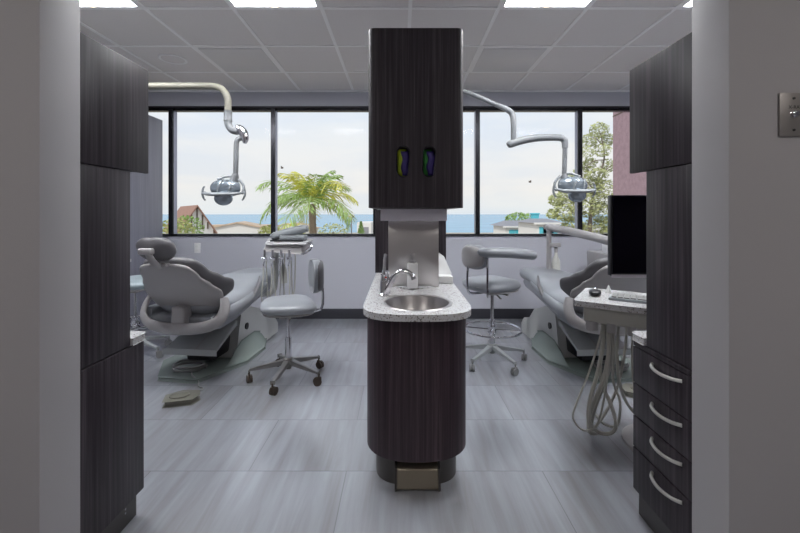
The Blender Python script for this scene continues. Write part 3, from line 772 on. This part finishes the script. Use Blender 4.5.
# ------------------------------------------------------------ right unit: post, long arm, bottle
D = 3.95
t = thing('instrument_arm', 'pale jointed equipment arm on an upright post behind the right patient chair', 'dental arm', (at(549, 0, D).x, D, 0))
obj('post', MB().cyl((at(549, 0, D).x, D, 0), at(549, 228, D), .026, .024), M['chairshell'], t)
obj('floor_flange', MB().lathe([(0, 0), (.09, 0), (.09, .012), (.03, .02), (0, .02)], (at(549, 0, D).x, D, 0)), M['chairshell'], t)
obj('long_arm', MB().tube([at(546.5, 227, D), at(550, 227.5, D-.02), at(575, 232.5, 3.6), at(605, 240, 3.2), at(640, 250, 2.9)], [.03, .042, .042, .040, .036], n=14, flat=.9), M['chairshell'], t)
obj('bracket', MB().box(at(549, 0, D).x, at(560, 0, D).x, D-.03, D+.03, at(0, 247, D).z, at(0, 243, D).z, bev=.008), M['chairshell'], t)
o = thing('water_bottle', 'small white bottle hanging from the bracket behind the right patient chair', 'bottle', at(556, 272, D))
obj('bottle', MB().lathe([(0, 0), (.036, 0), (.040, .02), (.040, .12), (.018, .17), (.013, .21), (0, .21)], at(556, 273, D)), M['cream'], o)
obj('cap', MB().cyl(at(556, 252.5, D), at(556, 247.5, D), .015, n=14), M['chairshell'], o)
# tub behind the right chair on a side counter
o = obj('side_counter', MB().box(2.05, 2.7, 3.85, 4.3, 0, .80, bev=.01), M['chairshell']); tag(o, 'pale side cabinet behind the right patient chair near the window wall', 'cabinet')
t = thing('supply_tub', 'small white and blue tub on the side cabinet behind the right chair', 'tub', (2.12, 4.0, .80))
obj('tub', MB().box(2.08, 2.20, 3.92, 4.05, .80, .91, bev=.01), M['white'], t)
obj('lid', MB().box(2.075, 2.205, 3.915, 4.055, .91, .925, bev=.004), M['blue'], t)

# ------------------------------------------------------------ overhead lamps
def lamp_head(t, c, s):
    """c = centre of the front bar"""
    x, y, z = c
    yo = obj('yoke', MB().tube([(x+s*.13, y+.01, z), (x+s*.135, y+.03, z+.06), (x+s*.09, y+.03, z+.115), (x+s*.02, y+.02, z+.135), (x-s*.06, y+.02, z+.11)], .010, n=8), M['lampgrey'], t)
    M1 = Matrix.Rotation(math.radians(-12), 4, 'X')
    obj('reflector', MB().pillow(lambda u, v: (x+.115*u*(1-abs(v)**2.5)**.4 if abs(v) < 1 else x, y-.03+.05*u*u+.03*v*v, z+.045+.062*v), .018, nu=20, nv=16, pu=3, pv=3), M['reflector'], t, smooth=60)
    obj('reflector_rib', MB().tube([(x-.03, y-.055, z-.01), (x-.02, y-.062, z+.04), (x+.02, y-.05, z+.105)], .007, n=8).tube([(x+.05, y-.05, z-.01), (x+.06, y-.05, z+.04), (x+.07, y-.03, z+.09)], .006, n=8), M['lampgrey'], t)
    obj('front_bar', MB().tube([(x-.145, y-.01, z+.012), (x-.10, y-.07, z-.004), (x, y-.09, z-.008), (x+.10, y-.07, z-.004), (x+.145, y-.01, z+.008)], [.010, .016, .019, .016, .010], n=12, flat=.8), M['lampgrey'], t)
    obj('bulb_housing', MB().ball((x+.01, y-.035, z-.035), .068, .052, .055), M['reflector'], t, smooth=60)
    for q in (-1, 1):
        xx = x+q*.155
        obj('handle', MB().tube([(xx-q*.012, y-.01, z+.055), (xx, y-.01, z+.04), (xx+q*.006, y-.01, z), (xx-q*.002, y-.01, z-.03), (xx-q*.016, y-.01, z-.05)], [.006, .008, .009, .008, .006], n=8).cyl((x+q*.14, y-.01, z+.008), (xx, y-.01, z+.008), .007, n=8), M['lampgrey'], t)
D = 3.0
t = thing('overhead_lamp', 'beige-armed overhead dental lamp hanging before the left windows', 'lamp', (-2.5, D, CEIL))
obj('ceiling_post', MB().cyl((-2.5, D, CEIL), (-2.5, D, at(0, 86, D).z), .028).cyl((-2.5, D, CEIL), (-2.5, D, CEIL-.03), .045), M['armbeige'], t)
obj('upper_arm', MB().tube([(-2.5, D, at(0, 86, D).z), at(150, 86, D), at(200, 86, D), at(215, 86.5, D), at(223, 90, D), at(227.5, 98, D), at(228, 108, D), at(228, 118, D)], .025, n=16, sub=5), M['armbeige'], t)
obj('joint_sleeve', MB().cyl(at(228, 111, D), at(228, 121, D), .030, bev=.003).tube([at(228, 119, D), at(228.5, 125, D), at(232, 130, D), at(238, 131.5, D)], .027, n=14), M['armgrey'], t)
obj('chrome_elbow', MB().tube([at(236, 126.5, D), at(240, 129, D), at(243.5, 133.5, D), at(245.2, 139, D), at(244.5, 143.5, D)], [.016, .032, .034, .027, .012], n=14), M['chrome'], t)
obj('drop_tube', MB().tube([at(242, 138, D), at(237.5, 140, D), at(236.3, 146, D), at(236, 160, D), at(235.5, 177, D)], .019, n=12, sub=4), M['armgrey'], t)
c = at(226, 194, D); c.y -= .03
obj('head_joint', MB().tube([at(235.5, 174, D), at(234, 181, D), at(229, 187, D)], [.022, .034, .03], n=12), M['armgrey'], t)
lamp_head(t, c, 1)
D = 3.05
t = thing('overhead_lamp', 'grey-armed overhead dental lamp hanging before the right windows', 'lamp', (.36, 3.15, CEIL))
zA = at(466, 91.5, 3.15).z
obj('ceiling_post', MB().cyl((.36, 3.15, CEIL), (.36, 3.15, zA), .028).cyl((.36, 3.15, CEIL), (.36, 3.15, CEIL-.03), .07), M['armgrey'], t)
P1 = at(513, 119, D+.1)
obj('upper_arm', MB().tube([(.36, 3.15, zA+.03), at(466, 92, 3.13), at(498, 105.5, 3.09), at(507, 109.5, 3.06), at(512, 114, 3.06), at(513.5, 122, D), at(513.5, 141, D)], [.017, .017, .019, .022, .023, .022, .021], n=14, sub=5), M['armgrey'], t)
obj('swing_arm', MB().tube([at(508, 145.5, D), at(511, 144, D), at(522, 140.5, D), at(537, 138, D), at(552, 137.5, D), at(561, 138, D), at(564.5, 141, D), at(565, 148, D)], [.022, .030, .030, .028, .026, .026, .025, .022], n=14, sub=4), M['armgrey'], t)
obj('drop_tube', MB().tube([at(565, 145, D), at(564.7, 160, D), at(564, 178, D)], .018, n=12), M['armgrey'], t)
obj('head_joint', MB().tube([at(564, 174, D), at(565, 180, D), at(569, 184, D)], [.022, .032, .03], n=12), M['armgrey'], t)
c = at(572, 191, D); c.y -= .03
lamp_head(t, c, -1)

# ------------------------------------------------------------ right cart, monitor, keyboard, mouse, hoses
A = Vector((.907, 2.047, 0)); f = Vector((.83, -.557, 0)); gq = Vector((.557, .83, 0))
def cp(a, b, z): v = A+f*a+gq*b; return Vector((v.x, v.y, z))
CT = Matrix(((f.x, gq.x, 0, A.x), (f.y, gq.y, 0, A.y), (0, 0, 1, 0), (0, 0, 0, 1)))
W_, Dp = .56, .42
t = thing('equipment_cart', 'speckled stone-topped dental cart partly behind the right cabinet', 'cart', (*cp(.3, .2, 0).xy, 0))
pr = rrect(0, W_, 0, Dp, .03); pr = [(cp(a, b, 0).x, cp(a, b, 0).y) for a, b in pr]
obj('stone_top', MB().prism(pr, .722, .75, bev=.004), M['granite'], t)
obj('control_box', MB().box(.04, W_-.03, .03, Dp-.06, .635, .7215, bev=.015, seg=3, mtx=CT), M['hose'], t)
for a_, r_ in ((.08, .03), (.17, .022), (.26, .022)): obj('hose_socket', MB().cyl(cp(a_, .045, .645), cp(a_, .045, .60), r_), M['chairshell'], t)
obj('column', MB().cyl(cp(.40, .24, .02), cp(.40, .24, .64), .035), M['chairshell'], t)
obj('foot', MB().lathe([(0, 0), (.20, 0), (.20, .015), (.05, .03), (0, .03)], cp(.40, .24, 0)), M['chairshell'], t)
paths = [
 ([(604, 320), (598, 345), (588, 375), (577, 402), (573, 418), (583, 430), (596, 426), (603, 404), (608, 370), (611, 320)], .0045),
 ([(603, 320), (603, 345), (597, 375), (590, 400), (589, 420), (598, 432), (611, 433), (616, 424), (611, 405), (603, 386), (600, 365), (606, 320)], .0085),
 ([(606, 320), (609, 350), (603, 380), (594, 402), (589, 418), (590, 432), (597, 433)], .009),
 ([(613, 320), (612, 355), (605, 382), (596, 405), (591, 425)], .0075),
 ([(619, 321), (617, 355), (620, 385), (628, 405), (642, 420)], .007),
 ([(627, 322), (625, 350), (618, 385), (607, 410), (596, 426), (590, 434)], .006),
 ([(612, 320), (614, 350), (613, 380), (620, 402), (617, 425), (604, 424), (595, 414)], .006),
 ([(634, 322), (632, 350), (634, 385), (643, 400)], .005)]
for i, (pp, r) in enumerate(paths):
    d0 = 1.97+.018*i
    obj('hose', MB().tube([at(x, y, d0+.03*math.sin(j*1.3+i)) if 0 < j < len(pp)-1 else at(x, y, d0+.08) for j, (x, y) in enumerate(pp)], r*1.15, n=8, sub=5), M['hose'], t)
# mouse, paper, keyboard
c = cp(.075, .20, .75)
t = thing('computer_mouse', 'black computer mouse on the stone cart top at right', 'mouse', c, None, math.radians(60))
obj('body', MB().pillow(lambda u, v: (.055*v, .031*u*(1-abs(v)**2.4)**.42 if abs(v) < 1 else 0, .016), .018, nu=12, nv=16, pu=2.5, pv=2.5), M['black'], t, local=True, smooth=60)
obj('scroll_wheel', MB().cyl((.03, -.003, .030), (.03, .003, .030), .006, n=12), M['chrome'], t, local=True)
c = cp(.13, .31, .75)
o = obj('paper_cone', MB().lathe([(0, 0), (.018, 0), (.012, .02), (.002, .045), (0, .045)], c), M['paper']); tag(o, 'tiny white paper cone behind the computer mouse', 'paper')
t = thing('keyboard', 'flat grey computer keyboard on the stone cart top under the monitor', 'keyboard', cp(.35, .17, .75), None, math.atan2(f.y, f.x))
obj('body', MB().box(-.20, .20, -.065, .065, 0, .014, bev=.004), M['lampgrey'], t, local=True)
for r_ in range(4):
    for q in range(13):
        if r_ == 3 and 3 < q < 9: continue
        x0 = -.188+q*.0291; y0_ = .034-r_*.0295
        obj('key', MB().box(x0, x0+.025, y0_, y0_+.025, .014, .021, bev=.002, seg=1), M['hosegrey'], t, local=True)
obj('space_bar', MB().box(-.07, .07, -.0545, -.0295, .014, .021, bev=.002, seg=1), M['hosegrey'], t, local=True)
t = thing('monitor', 'large flat black computer monitor above the cart, cut by the right cabinet', 'monitor', (1.27, 1.9, .75))
mx0, mx1, mz0, mz1 = .9985+.019, .9985+.019+.53, .905, 1.291
obj('casing', MB().box(mx0, mx1, 1.885, 1.925, mz0-.004, mz1, bev=.004), M['black'], t)
obj('screen', MB().box(mx0+.006, mx1-.006, 1.880, 1.886, mz0+.012, mz1-.006), M['screen'], t)
b_ = obj('lower_bezel', MB().box(mx0, mx1, 1.878, 1.886, mz0-.010, mz0+.004, bev=.001), M['valance'], t); b_['label'] = 'pale grey lower bezel'
sp = cp(.42, .36, .75)
obj('stand', MB().cyl(sp, (sp.x, sp.y, 1.08), .016).cyl(sp, (sp.x, sp.y, .76), .05).tube([(sp.x, sp.y, 1.07), (1.38, 1.99, 1.08), (1.30, 1.93, 1.09)], .014, n=8, sub=2).box(1.24, 1.36, 1.922, 1.935, 1.03, 1.15), M['alu'], t)
o = obj('small_label', MB().box(1.5, 1.5001, 1, 1.0001, 1, 1.0001), M['paper']); bpy.data.objects.remove(o)

# ------------------------------------------------------------ left background: tall divider, base cabinet, outlet
o = obj('tall_divider_cabinet', MB().box(-3.15, -2.62, 3.80, 4.33, 0, 2.235, bev=.006), M['lilac']); tag(o, 'tall pale lilac laminate cabinet against the far left windows', 'cabinet')
t = thing('low_cabinet', 'low dark cabinet with stone top beside the lilac cabinet at far left', 'cabinet', (-2.9, 3.6, 0))
obj('body', MB().box(-3.15, -2.62, 3.45, 3.795, .0, .735, bev=.004), M['wood'], t)
obj('stone_top', MB().box(-3.16, -2.60, 3.43, 3.797, .736, .766, bev=.004), M['granite'], t)
t = thing('wall_outlet', 'white wall outlet under the left windows', 'outlet', at(197.5, 253, BACK))
c = at(197.5, 248, BACK)
obj('plate', MB().box(c.x-.036, c.x+.036, BACK-.007, BACK, c.z-.058, c.z+.058, bev=.003), M['white'], t)
for dz in (-.022, .022):
    obj('socket', MB().box(c.x-.015, c.x+.015, BACK-.009, BACK-.006, c.z+dz-.013, c.z+dz+.013, bev=.002), M['paper'], t)

# ------------------------------------------------------------ outdoors
M['sea'] = mat('sea_water', (.10, .33, .52), .25, spec=.3, vary=.25, vscale=.02)
M['land'] = mat('sandy_ground', (.42, .36, .28), .9, vary=.25, vscale=.4)
M['stucco'] = mat('white_stucco', (.75, .74, .72), .8)
M['roofred'] = mat('brown_red_roof', (.30, .17, .13), .8, vary=.3, vscale=6)
M['roofgrey'] = mat('grey_roof', (.27, .27, .30), .8, vary=.2, vscale=5)
M['rooftan'] = mat('tan_roof', (.55, .42, .31), .8, vary=.35, vscale=1.5)
M['timber'] = mat('dark_timber', (.12, .09, .07), .8)
M['turq'] = mat('turquoise_paint', (.10, .50, .60), .6)
M['pinkwall'] = mat('pink_stucco', (.33, .225, .255), .85, vary=.3, vscale=9)
M['trunk'] = mat('palm_trunk', (.26, .20, .15), .9, vary=.35, vscale=14)
M['bark'] = mat('tree_bark', (.27, .23, .20), .9)
M['frond'] = mat('palm_frond', (.33, .47, .14), .6, vary=.45, vscale=1.3)
M['frondy'] = mat('palm_frond_yellow', (.68, .66, .13), .6, vary=.35, vscale=1.3)
M['leaf'] = mat('olive_leaves', (.44, .47, .22), .7, vary=.5, vscale=1.0)
M['bushy'] = mat('bush_leaves_yellow', (.38, .40, .14), .7, vary=.4, vscale=2)
M['hedge'] = mat('hedge_green', (.22, .34, .09), .8, vary=.5, vscale=2)
GZ = -5.0
struct('ground_outside', MB().box(-120, 120, 6.5, 130, GZ-.3, GZ), M['land'])
o = obj('sea', MB().box(-9000, 9000, 130, 14000, -11, -10.5), M['sea']); o['kind'] = 'structure'

def leaves(mb, c, r, n, size, flat=.8):
    for _ in range(n):
        while True:
            v = Vector((random.uniform(-1, 1), random.uniform(-1, 1), random.uniform(-1, 1)))
            if v.length < 1: break
        v = v.normalized()*v.length**.5
        p_ = Vector(c)+Vector((v.x*r, v.y*r, v.z*r*flat))
        a = Vector((random.gauss(0, 1), random.gauss(0, 1), random.gauss(0, 1))).normalized()
        b_ = a.orthogonal().normalized(); s_ = size*random.uniform(.6, 1.3)
        mb.quad(p_-a*s_, p_-b_*s_*.5, p_+a*s_, p_+b_*s_*.5)

# palm
PD = 20.0
pc = at(312, 199, PD)
t = thing('palm_tree', 'green and yellow palm tree outside the window left of the central tower', 'palm', (pc.x+.2, PD, GZ))
tp = []
for i in range(15):
    u = i/14; tp.append((pc.x+.25-.25*u, PD, GZ+(pc.z-.25-GZ)*u))
obj('trunk', MB().tube(tp, [.20 if i < 11 else .17+.02*(i % 2) for i in range(15)], n=14, sub=3), M['trunk'], t)
def frond(ang, elev, length, droop, tilt, m):
    mb = MB(); n = 40; pts = []
    d = Vector((math.cos(ang), math.sin(ang), 0))
    p_ = Vector((pc.x, PD, pc.z-.15)); e = elev; st = length/n
    for i in range(n+1):
        pts.append(p_.copy())
        p_ = p_+(d*math.cos(e)+Vector((0, 0, math.sin(e))))*st
        e -= droop*(0.4+1.2*i/n)/n
    mb.tube(pts[::3]+[pts[-1]], [.03]+[.02]*(len(pts[::3])-1)+[.005], n=5, sub=1)
    side = d.cross(Vector((0, 0, 1)))
    for i in range(4, n+1):
        u = i/n; T = (pts[min(i+1, n)]-pts[i-1]).normalized()
        ll = .9*math.sin(PI*(.12+.83*u))**.7*length/2.4
        for q in (-1, 1):
            for rep in (0,):
                dr = (side*q*random.uniform(.7, 1.0)+T*random.uniform(.5, .9)+Vector((0, 0, random.uniform(-.85, .05)))).normalized()
                b0 = pts[i]+T*random.uniform(-.03, .03); tipp = b0+dr*ll*random.uniform(.8, 1.1)+Vector((0, 0, -.10*ll)); w_ = T*.034
                mid = b0+dr*ll*.5
                mb.quad(b0-w_*.7, mid-w_, tipp, mid+w_)
    o = obj('frond', mb, m, t, smooth=10)
for i in range(22):
    ang = i*2.39996+.3
    lvl = i/21
    elev = math.radians(86-88*lvl+random.uniform(-8, 8)); L_ = random.uniform(2.5, 3.3)*(.8 if lvl < .3 else 1.0)
    frond(ang, elev, L_, math.radians(72+30*lvl), 0, M['frondy'] if i % 3 == 1 else M['frond'])

# pine-like tree at right
TD = 15.0
tc_ = at(588, 235, TD)
t = thing('leafy_tree', 'olive-green leafy tree outside the right window by the pink wall', 'tree', (tc_.x, TD, GZ))
tb = MB().tube([(tc_.x+.2, TD, GZ), (tc_.x+.1, TD, -1), at(590, 225, TD), at(594, 190, TD), at(604, 160, TD), at(602, 140, TD), at(599, 130, TD)], [.2, .12, .08, .045, .03, .02, .01], n=8)
for a_, b_ in (((592, 205), (560, 190)), ((594, 190), (575, 175)), ((603, 160), (585, 168)), ((602, 145), (590, 138)), ((592, 215), (565, 215)), ((601, 180), (612, 165))):
    m_ = ((a_[0]+b_[0])/2, (a_[1]+b_[1])/2-3)
    tb.tube([at(*a_, TD), at(*m_, TD-.3), at(*b_, TD-.1)], [.025, .018, .010], n=6)
obj('trunk', tb, M['bark'], t)
lf = MB()
for (x, y, r, n) in ((599, 130, 10, 170), (590, 140, 9, 130), (608, 140, 8, 120), (602, 150, 9, 100), (586, 152, 8, 60), (590, 163, 7, 90), (609, 165, 9, 120), (598, 175, 10, 150), (581, 172, 8, 120), (573, 180, 8, 110), (590, 186, 13, 260), (606, 190, 13, 260), (570, 194, 12, 240), (557, 200, 9, 150), (585, 205, 16, 380), (604, 212, 15, 330), (564, 212, 12, 240), (573, 226, 12, 260), (595, 230, 15, 330), (553, 214, 7, 90), (612, 225, 12, 200), (578, 198, 10, 160)):
    c = at(x, y, TD+random.uniform(-.5, .5)); leaves(lf, c, r*TD/F*.95, int(n*2.1), .060)
obj('foliage', lf, M['leaf'], t, smooth=5)
# low bushes and hedges
def bush(x, y, d, r, label, m='hedge', n=500, size=.12, flat=.8):
    mb = MB(); c = at(x, y, d); mb2 = MB().tube([(c.x, d, GZ), (c.x, d, c.z)], [.15, .08], n=6, sub=1)
    t = thing('bush', label, 'bush', (c.x, d, GZ))
    obj('stem', mb2, M['bark'], t); leaves(mb, c, r, n, size, flat); obj('foliage', mb, M[m], t, smooth=5)
bush(176, 232, 17, .75, 'yellow-green bush at the bottom left window corner', 'bushy', 500, .07)
bush(187, 228, 22, .9, 'green bush in front of the gabled house', 'hedge', 500, .08)
bush(270, 235, 14, .45, 'yellow-green bush behind the left window post', 'bushy', 300, .07)
bush(293, 233, 24, .8, 'dry bush left of the palm trunk', 'frondy', 300, .08)
bush(333, 232, 26, 1.0, 'low flowering bush right of the palm trunk', 'leaf', 420, .08, .6)
bush(519, 219, 40, 1.4, 'round green treetop behind the grey-roofed house', 'hedge', 500, .14, .5)
# cypress
c = at(361, 236, 26)
t = thing('small_cypress', 'small pointed cypress before the white wall near the tower', 'tree', (c.x, 26, GZ))
obj('trunk', MB().cyl((c.x, 26, GZ), (c.x, 26, c.z), .08), M['bark'], t)
mb = MB()
for i in range(8): leaves(mb, (c.x, 26, c.z+.13*i), .30*(1-i/9), 90, .05, 1)
obj('foliage', mb, M['hedge'], t, smooth=5)
# street lamp
c = at(351.5, 216, 24)
t = thing('street_lamp', 'white globe street lamp outside right of the palm', 'lamp', (c.x, 24, GZ))
obj('post', MB().cyl((c.x, 24, GZ), (c.x, 24, c.z-.12), .04), M['roofgrey'], t)
obj('globe', MB().ball(c, .19, .19, .14), M['stucco'], t)
# gabled house left
def gable(name, label, apex, hwid, hgt, depth, ang, roof, wall, floor_z=GZ, over=.25, timber=False, cat='house'):
    t = thing(name, label, cat, (apex.x, apex.y, floor_z), None, ang)
    az = apex.z-floor_z
    w_ = MB().prism([(-hwid, 0), (hwid, 0), (hwid, az-hgt), (0, az-.12), (-hwid, az-hgt)], .0, depth, axis='y')
    wo = obj('wall', w_, M[wall], t, local=True)
    k = hgt/hwid
    for q in (-1, 1):
        e = hwid+over
        ro = MB().hull([(0, -over, az), (q*e, -over, az-k*e), (q*e, -over, az-k*e-.14), (0, -over, az-.14)], [(0, depth+over, az), (q*e, depth+over, az-k*e), (q*e, depth+over, az-k*e-.14), (0, depth+over, az-.14)])
        obj('roof', ro, M[roof], t, local=True)
    if timber:
        for xx in (-.5, -.25, 0, .25, .5):
            x0 = xx*hwid*1.3; top = az-.12-abs(x0)*k
            obj('timber', MB().box(x0-.05, x0+.05, -.04, .01, az-hgt-.1, top-.05), M['timber'], wo, local=True)
    return t
gable('gabled_house', 'house with brown-red pitched roof and timbered gable in the left window', at(197, 205, 30), 1.15, 1.75, 7, math.radians(38), 'roofred', 'stucco', timber=True)
gable('gabled_house', 'low tan-roofed building outside between the house and the first post', at(237, 222, 45), 4.5, .9, 5, math.radians(12), 'rooftan', 'stucco')
gable('gabled_house', 'second tan-roofed building outside, left of the palm trunk', at(287, 223, 62), 3.2, .8, 5, math.radians(-10), 'rooftan', 'stucco')
def block(name, label, x0, x1, ytop, d, dep, m, cat='building', roof=None):
    a, b_ = at(x0, ytop, d), at(x1, ytop, d)
    t = thing(name, label, cat, ((a.x+b_.x)/2, d+dep/2, GZ))
    wo = obj('wall', MB().box(a.x, b_.x, d, d+dep, GZ, a.z), M[m], t)
    if roof: obj('roof', MB().box(a.x-.3, b_.x+.3, d-.3, d+dep+.3, a.z, a.z+.12), M[roof], t)
    n = max(1, int((b_.x-a.x)/2.2))
    for i in range(n):
        xc = a.x+(i+.5)*(b_.x-a.x)/n
        obj('window', MB().box(xc-.4, xc+.4, d-.03, d+.02, a.z-1.3, a.z-.4), M['roofgrey'], wo)
    return t
block('white_building', 'plain white building beside the small cypress', 357, 371, 222.5, 34, 5, 'stucco')
block('white_building', 'long low white building under the flat tan roofs', 205, 262, 226, 55, 4, 'stucco', roof='rooftan')
# white houses right with hipped grey roofs and turquoise chimney
def hip(label, x0, x1, yeave, yridge, d, dep, wall='stucco', roof='roofgrey'):
    a, b_ = at(x0, yeave, d), at(x1, yeave, d); zr = at(0, yridge, d).z
    t = thing('hipped_house', label, 'house', ((a.x+b_.x)/2, d+dep/2, GZ))
    wo = obj('wall', MB().box(a.x+.3, b_.x-.3, d+.3, d+dep-.3, GZ, a.z), M[wall], t)
    xm0, xm1 = a.x+(b_.x-a.x)*.28, b_.x-(b_.x-a.x)*.28
    obj('roof', MB().hull([(a.x, d, a.z), (b_.x, d, a.z), (b_.x, d+dep, a.z), (a.x, d+dep, a.z)], [(xm0, d+dep*.4, zr), (xm1, d+dep*.4, zr), (xm1, d+dep*.6, zr), (xm0, d+dep*.6, zr)]), M[roof], t, smooth=5)
    n = 4
    for i in range(n):
        xc = a.x+.6+(i+.5)*(b_.x-a.x-1.2)/n
        obj('window', MB().box(xc-.25, xc+.25, d+.27, d+.31, a.z-1.0, a.z-.3), M['turq'], wo)
    obj('fascia', MB().box(a.x, b_.x, d-.04, d+.02, a.z-.10, a.z+.03), M['turq' if False else 'stucco'], t)
    return t
hip('white house with grey hipped roof and turquoise windows in the right window', 503, 541, 226.5, 221, 34, 5)
hip('nearer white and turquoise house under the right tree', 534, 566, 223, 219, 28, 5)
hip('white-walled house partly behind the right tree and window post', 588, 622, 229, 225, 24, 4)
a = at(535.5, 213, 33.3)
o = obj('chimney', MB().box(a.x-.26, a.x+.26, 33.22, 33.72, GZ, a.z-.12).box(a.x-.33, a.x+.33, 33.15, 33.79, a.z-.12, a.z, bev=.02), M['turq']); tag(o, 'turquoise square chimney rising beside the grey roofs', 'chimney')
# pink wall
a = at(613, 214, 9.5)
t = thing('pink_building', 'dusty pink stucco building side at the far right window', 'building', (a.x+3, 7.3, GZ))
obj('wall', MB().box(a.x, a.x+6, 5.2, 9.5, GZ, 6), M['pinkwall'], t)
for z_ in (3.55, 1.0, -1.6):
    obj('joint', MB().box(a.x-.008, a.x+.02, 5.2, 9.5, z_, z_+.025), M['timber'], t)
# birds
def bird(x, y, d, label):
    c = at(x, y, d)
    t = thing('bird', label, 'bird', c)
    obj('body', MB().ball(c, .10, .05, .045, u=10, v=6), M['timber'], t)
    for q in (-1, 1):
        obj('wing', MB().hull([c+Vector((-.04, 0, .01)), c+Vector((.05, 0, .01)), c+Vector((.05, 0, .02)), c+Vector((-.04, 0, .02))], [c+Vector((-.02, q*.22, .10)), c+Vector((.02, q*.22, .10)), c+Vector((.02, q*.22, .105)), c+Vector((-.02, q*.22, .105))]), M['timber'], t)
bird(282, 168, 25, 'tiny dark bird in the sky left of the palm'); bird(530, 182, 25, 'tiny dark bird in the sky left of the right lamp')

# ------------------------------------------------------------ world, sun, camera
wd = bpy.data.worlds.new('sky'); SC.world = wd; wd.use_nodes = True
nt = wd.node_tree; N = nt.nodes; L = nt.links; bg = N['Background']
tc = N.new('ShaderNodeTexCoord'); sx = N.new('ShaderNodeSeparateXYZ'); L.new(tc.outputs['Generated'], sx.inputs[0])
r = N.new('ShaderNodeValToRGB'); e = r.color_ramp.elements
e[0].position = 0.0; e[0].color = (.80, .83, .84, 1); e[1].position = .6; e[1].color = (.80, .85, .93, 1)
k = e.new(.06); k.color = (.90, .87, .83, 1); k = e.new(.25); k.color = (.84, .87, .91, 1)
L.new(sx.outputs['Z'], r.inputs[0])
mp = N.new('ShaderNodeMapping'); mp.inputs['Scale'].default_value = (2.2, 2.2, 9); L.new(tc.outputs['Generated'], mp.inputs[0])
n = N.new('ShaderNodeTexNoise'); n.inputs['Scale'].default_value = 1.6; n.inputs['Detail'].default_value = 6; L.new(mp.outputs[0], n.inputs['Vector'])
cr = N.new('ShaderNodeValToRGB'); e = cr.color_ramp.elements
e[0].position = .38; e[0].color = (.90, .94, 1.0, 1); e[1].position = .6; e[1].color = (1.0, 1.0, 1.0, 1)
L.new(n.outputs['Fac'], cr.inputs[0])
mx = N.new('ShaderNodeMixRGB'); mx.blend_type = 'MULTIPLY'; mx.inputs[0].default_value = 1
L.new(r.outputs[0], mx.inputs[1]); L.new(cr.outputs[0], mx.inputs[2]); L.new(mx.outputs[0], bg.inputs['Color'])
bg.inputs['Strength'].default_value = 1.06
sl = bpy.data.lights.new('sun', 'SUN'); sl.energy = 2.2; sl.angle = .02; sl.color = (1, .95, .86)
so = bpy.data.objects.new('sun', sl); COL.objects.link(so); so.location = (-10, -10, 20)
so.rotation_euler = Vector((.55, .75, -.75)).to_track_quat('-Z', 'Y').to_euler()

cam = bpy.data.cameras.new('camera'); co = bpy.data.objects.new('camera', cam); COL.objects.link(co)
co.location = (0, 0, CH); co.rotation_euler = (PI/2, 0, 0)
cam.sensor_width = 36; cam.lens = F/800*36; cam.shift_y = -(266.5-HZ)/800; cam.clip_start = .05; cam.clip_end = 20000
SC.camera = co
SC.view_settings.view_transform = 'Standard'; SC.view_settings.look = 'None'
SC.view_settings.exposure = 0; SC.view_settings.gamma = 1; SC.view_settings.use_curve_mapping = False
